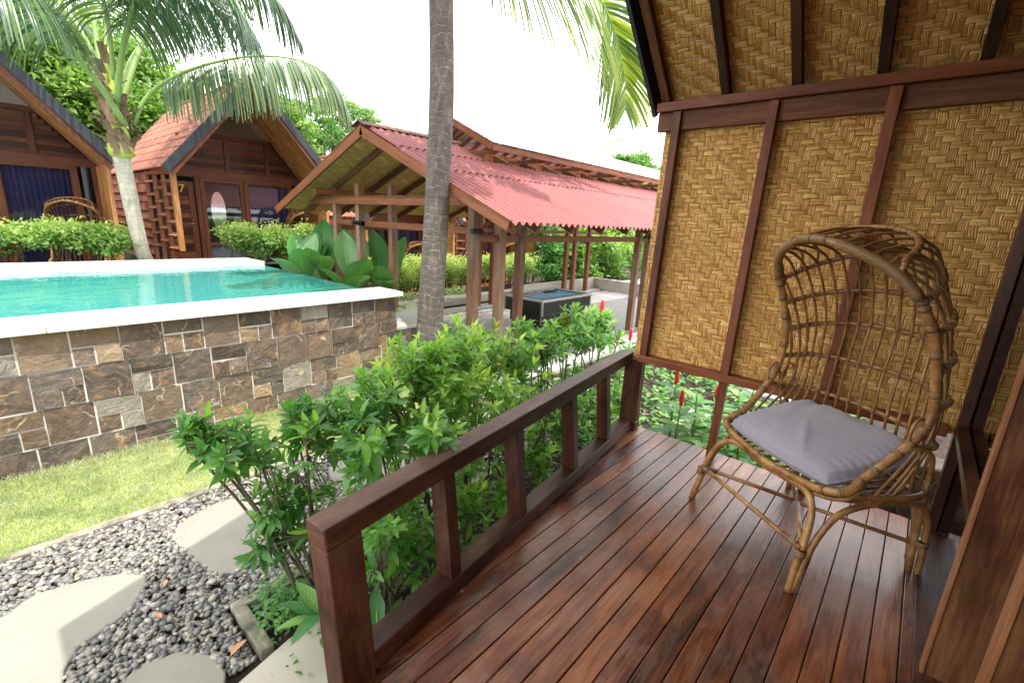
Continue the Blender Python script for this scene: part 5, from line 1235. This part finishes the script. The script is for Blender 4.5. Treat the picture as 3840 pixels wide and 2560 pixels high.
b = MB(); tr = [W(455, 592, 9.6), W(452, 560, 9.6), W(448, 510, 9.6), W(440, 450, 9.6), W(425, 330, 9.6), W(405, 180, 9.6)]; b.tube(catmull(tr, 4), [.115, .14, .155, .16, .16, .155, .15, .14, .13, .12, .11, .10, .095, .09, .08, .075, .07, .065, .06, .05, .05], 18, r=.2); b.build('crown_shaft', m_shaft, p1, smooth=True)
b = MB()
for i in range(80):    # ragged fibre sheaths
    a = random.uniform(0, 2 * pi); z0 = 2.20 + 1.3 * random.random() ** 1.5; c = V(*W(448, 520, 9.6)); c[2] = z0; c[0] -= (z0 - 2.3) * .03; rd = .145 - (z0 - 2.3) * .06
    P = []; tw = random.uniform(-.5, .5); hh = random.uniform(.10, .28); ww = random.uniform(.25, .6); fl = random.uniform(.0, .16)
    for k in range(6):
        s_ = k / 5; P.append([c + V(math.cos(a + tw * s_ + q * ww * (1 - .6 * s_)), math.sin(a + tw * s_ + q * ww * (1 - .6 * s_)), 0) * (rd + .02 + fl * s_ * s_ + random.uniform(-.008, .008)) + V(0, 0, hh * s_ * (1 if random.random() < .98 else .6)) for q in (-1, -.5, 0, .5, 1)])
    b.grid(P, random.random())
b.build('fibre_sheath', m_sheath, p1, smooth=True)
F = [  # screen guides turned into points of real depth around the trunk
 ([W(470, 470, 9.45), W(380, 330, 9.2), W(280, 200, 8.9), W(150, 30, 8.5), W(20, -90, 8.0), W(-160, -60, 7.6)], dict(n=56, L=.85, s0=.44, rr=(.045, .012), grav=1.0, spread=.8)),
 ([W(415, 430, 9.7), W(370, 200, 9.9), W(330, -30, 10.0), W(220, -200, 10.1), W(20, -180, 10.2), W(-120, 60, 10.3)], dict(n=50, L=.9, s0=.42, rr=(.045, .011), grav=1.1)),
 ([W(440, 420, 9.5), W(448, 260, 9.3), W(500, 60, 9.0), W(620, -80, 8.7), W(820, -60, 8.3), W(960, 140, 8.0)], dict(n=60, L=.95, s0=.34, rr=(.048, .011), grav=.9, col=(.0, .45))),
 ([W(500, 470, 9.6), W(545, 370, 9.5), W(640, 295, 9.4), W(800, 235, 9.2), W(980, 210, 9.0), W(1150, 235, 8.8), W(1260, 320, 8.7), W(1325, 470, 8.6)], dict(n=74, L=.78, s0=.18, rr=(.034, .006), grav=.9, spread=.5, wl=.045, col=(.3, .95), fwd=.2, down=1.3)),
 ([W(455, 400, 9.8), W(520, 200, 9.9), W(640, -60, 10.0), W(850, -140, 9.9), W(1020, -20, 9.8), W(1130, 165, 9.7)], dict(n=70, L=.85, s0=.44, rr=(.042, .007), grav=.95, col=(.05, .5))),
 ([W(420, 430, 9.6), W(400, 200, 9.7), W(420, -80, 9.8), W(500, -300, 10.2), W(640, -330, 10.8)], dict(n=42, L=.9, s0=.42, rr=(.042, .012), grav=.9, col=(.0, .4))),
 ([W(430, 400, 9.9), W(340, 180, 10.6), W(220, 10, 11.2), W(70, -30, 11.8), W(-60, 130, 12.2)], dict(n=48, L=.85, s0=.42, rr=(.038, .010), grav=1.1, col=(.1, .6))),
 ([W(440, 380, 9.3), W(470, 120, 8.7), W(560, -100, 8.2), W(720, -180, 7.7), W(900, -120, 7.3)], dict(n=50, L=.9, s0=.44, rr=(.038, .010), grav=1.0, col=(.2, .7))),
 ([W(430, 380, 9.9), W(520, 180, 10.6), W(680, 60, 11.4), W(860, 60, 12.0), W(980, 220, 12.4)], dict(n=46, L=.9, s0=.42, rr=(.036, .008), grav=1.2, col=(.0, .4))),
 ([W(430, 300, 9.4), W(400, 60, 9.0), W(330, -200, 8.2), W(230, -350, 7.4)], dict(n=40, L=.8, s0=.3, rr=(.036, .008), grav=1.0)),
]
for pts, kw in F:
    kw['n'] = int(kw['n'] * 1.3); kw['L'] *= 1.2; kw.setdefault('wl', .042); kw.setdefault('down', .7); frond(p1, 'frond', pts, **kw)
p2 = thing('coconut_palm', 'tall coconut palm with a dark grey ringed trunk crossing the picture centre', 'palm tree', 'coconut palms')
b = MB(); tr = catmull([(3.20, 4.10, G), W(1612, 1200, 4.1), W(1625, 1000, 4.1), W(1642, 700, 4.12), W(1656, 350, 4.15), W(1654, 0, 4.2), W(1650, -250, 4.3), W(1640, -520, 4.4)], 8); b.tube(tr, list(np.linspace(.150, .112, len(tr)))[:len(tr)], 24, r=.4); b.build('trunk', m_bark, p2, smooth=True)
top = np.array(W(1640, -520, 4.4))
def off(dx, dy, dz): return tuple(top + V(dx, dy, dz))
for i in range(9):
    a = 2 * pi * i / 9 + .35; d = (math.cos(a), math.sin(a))
    if 1.2 < a < 2.3 and False: continue
    frond(p2, 'frond', [off(0, 0, -.1), off(d[0] * .5, d[1] * .5, .55), off(d[0] * 1.3, d[1] * 1.3, .75 - .15 * (i % 3)), off(d[0] * 2.1, d[1] * 2.1, .25 - .2 * (i % 3))], n=60, L=.85, s0=.22, rr=(.045, .01), grav=1.0, wl=.05)
frond(p2, 'frond', [off(0, 0, -.1), W(1720, -420, 4.3), W(1900, -230, 4.25), W(2110, -110, 4.2), W(2240, -15, 4.15), W(2300, 110, 4.12), W(2338, 260, 4.1), W(2347, 350, 4.08), W(2345, 410, 4.06)], n=104, L=1.42, s0=.12, mat=m_palmy, rr=(.03, .004), grav=.30, spread=.95, fwd=.50, wl=.055, col=(.0, .8), upv=(-.68, -.68, .2), down=.28)
# distant palm leaf beyond the pavilion roof
p3 = thing('coconut_palm', 'distant yellow green palm frond rising above the clear pavilion roof', 'palm tree', 'coconut palms')
frond(p3, 'frond', [W(2200, 640, 25), W(2225, 600, 25), W(2270, 550, 25), W(2320, 525, 25), W(2355, 515, 25)], n=44, L=1.5, s0=.05, mat=m_palmy, rr=(.08, .02), grav=.5, wl=.14, spread=.6)
frond(p3, 'frond', [W(2200, 640, 25), W(2170, 605, 25.5), W(2130, 575, 26), W(2100, 565, 26)], n=30, L=1.0, s0=.05, mat=m_palmy, rr=(.08, .02), grav=.5, wl=.12, spread=.6)
b = MB(); g0 = W(2200, 640, 25); b.tube([(g0[0], 25, G), (g0[0], 25, g0[2])], .22, 8); b.build('trunk', m_bark, p3)

# ---- broadleaf trees
def tree(label, base, trunk_r, clumps, nleaf, lsize, mat, name='garden_tree', group=None, k=0, ratio=.42, flat=1.0, limb=True):
    t = thing(name, label, 'tree', group, loc=base); bx = V(*base); b = MB(); cc = np.array([c[:3] for c in clumps]) - bx; mean = cc.mean(0); fork = V(mean[0] * .5, mean[1] * .5, mean[2] * .55)
    b.tube([(0, 0, 0), fork * .5, fork], [trunk_r, trunk_r * .85, trunk_r * .7], 9, r=.3)
    if limb:
        for c in cc: m_ = (fork + c) / 2 + V(0, 0, .1); b.tube([fork, m_, c], [trunk_r * .45, trunk_r * .25, trunk_r * .1], 6, r=random.random(), cap=False)
    b.build('trunk', m_treebark, t, smooth=True)
    vol = np.array([c[3] ** 2 for c in clumps]); vol /= vol.sum(); sub = []
    for c, v_ in zip(cc, range(len(clumps))):
        R_ = clumps[v_][3]; ns = max(6, int(26 * R_ ** 1.2)); d = rdir(ns, .2); sub += [(c + d[i] * V(R_, R_, R_ * .75) * rng.uniform(.55, 1.05), R_ * .26, rng.random()) for i in range(ns)]
    sp = np.array([s_[0] for s_ in sub]); sr_ = np.array([s_[1] for s_ in sub]); sv = np.array([s_[2] for s_ in sub]); ci = rng.integers(0, len(sub), nleaf)
    pos = sp[ci] + rng.normal(0, 1, (nleaf, 3)) * sr_[ci][:, None] * V(1, 1, .55 * flat); dirs = rdir(nleaf, -.1); dirs[:, 2] *= .6; ups = rdir(nleaf, 1.4)
    val = .15 + .35 * rng.random(nleaf) + .45 * sv[ci] + k
    leafobj('crown', mat, pos, dirs, ups, lsize * rng.uniform(.6, 1.25, nleaf), lsize * ratio * rng.uniform(.8, 1.2, nleaf), np.clip(val, 0, 1), t, curl=.3)
    return t
def CL(lst, y): return [(*at(u, v, 1, y + dy), r) for u, v, r, dy in lst]
tree('big dense tree with glossy clustered leaves behind the leftmost cabins', (2.2, 18.5, G), .35, CL([(60, 120, 1.0, 0), (180, 230, 1.1, 1), (300, 330, 1.1, 0), (420, 420, 1.0, .5), (560, 430, .9, 0), (620, 340, .8, 1), (500, 250, 1.0, 1), (350, 180, 1.1, 1.5), (40, 260, 1.1, 0), (200, 420, 1.0, 0), (640, 480, .6, 0), (-100, 50, 1.2, 0), (420, 560, 1.0, 0), (300, 520, 1.0, .5), (520, 560, .9, 0)], 17.5), 34000, .18, m_tree, k=.14)
tree('feathery light green tree between cabin 7 and the pavilion gable', (10.6, 20, G), .18, CL([(1160, 430, .75, 0), (1260, 410, .8, .5), (1350, 440, .7, 0), (1200, 510, .85, 0), (1290, 500, .8, 1), (1230, 590, .9, 0), (1400, 480, .5, 0), (1150, 580, .6, .5), (1330, 570, .9, 0), (1100, 400, .4, 0)], 19.5), 15000, .17, m_feath, k=.05, ratio=.26, flat=.45)
tree('tree top peeping between the roof of cabin 7 and the feathery tree', (8.2, 17.5, G), .16, CL([(1060, 480, .8, 0), (1040, 400, .6, 0), (1080, 560, .8, .3), (1010, 460, .7, 1)], 17), 6000, .17, m_tree, k=.1)
tree('small distant dark tree at the right of the clear roof', (60, 31, G), .4, CL([(2370, 640, 2.2, 0), (2420, 660, 2.2, 0), (2340, 610, 1.2, 0), (2460, 690, 2.6, 0), (2400, 610, 1.3, 1), (2500, 720, 2.6, 0)], 30), 6000, .55, m_tree, k=-.1)
tree('dark bushy tree at the end of the cabins, seen under the pavilion', (13.2, 9.9, G), .1, CL([(2060, 900, .6, 0), (2090, 980, .7, 0), (2040, 1000, .6, 0), (2100, 1060, .6, 0), (2070, 830, .5, 0)], 10.0), 6000, .14, m_cost, k=-.35)
tree('glossy leaved bush in the garden behind the far pavilion posts', (16.5, 9.6, G), .1, CL([(2200, 900, .9, 0), (2260, 960, .9, 0), (2180, 1000, .8, 0), (2300, 880, .9, .5), (2280, 1020, .7, 0), (2160, 940, .7, 0)], 9.6), 9000, .19, m_tree, k=.18)
tree('tall pale green foliage closing the garden behind the pavilion', (19, 11, G), .15, CL([(2150, 800, 1.2, 1), (2280, 800, 1.3, 1.2), (2380, 820, 1.3, 1), (2440, 900, 1.2, 0), (2360, 930, 1.1, 0), (2470, 800, 1.3, 2), (2520, 900, 1.3, 0), (2420, 1000, .9, -.5)], 11), 16000, .24, m_hedge, k=.2)
tree('small frangipani tree with bare forked branches near the stained wall', (17.8, 7.3, G), .1, CL([(2440, 930, .5, 0), (2475, 960, .5, 0), (2455, 900, .45, 0)], 7.6), 900, .22, m_hedge, k=.1)
tree('background greenery beyond the cabin roofs at far left', (-6, 20, G), .3, [(-8, 19, 4, 2.2), (-5, 20, 5.5, 2.0), (-2, 19, 4.6, 1.8), (-10, 21, 6, 2.2)], 6000, .3, m_tree)
tree('background greenery far behind the farthest cabin roofs', (24, 20, G), .3, [(20, 19, 1.0, 2.2), (25, 19, 1.2, 2.4), (30, 18, 1.0, 2.5), (35, 18, 1.2, 2.6)], 9000, .34, m_tree, k=.1)
# stained low walls of the far garden
mb = MB(); mb.box(8.9, 12.6, 7.62, 7.80, G - .05, -.10); mb.box(12.6, 12.78, 5.9, 7.80, G - .05, -.09); tag(mb.build('garden_wall', m_oldc, bevel=.01), 'low stained concrete garden wall behind the pool table', 'wall')
mb = MB(); mb.box(12.78, 19, 5.9, 6.05, G - .05, -.09); mb.box(13.8, 19, 6.06, 8.2, G, G + .02); tag(mb.build('garden_wall', m_kerbw, bevel=.01), 'pale concrete edge wall at the far right end of the pavilion', 'wall')
n = 20000
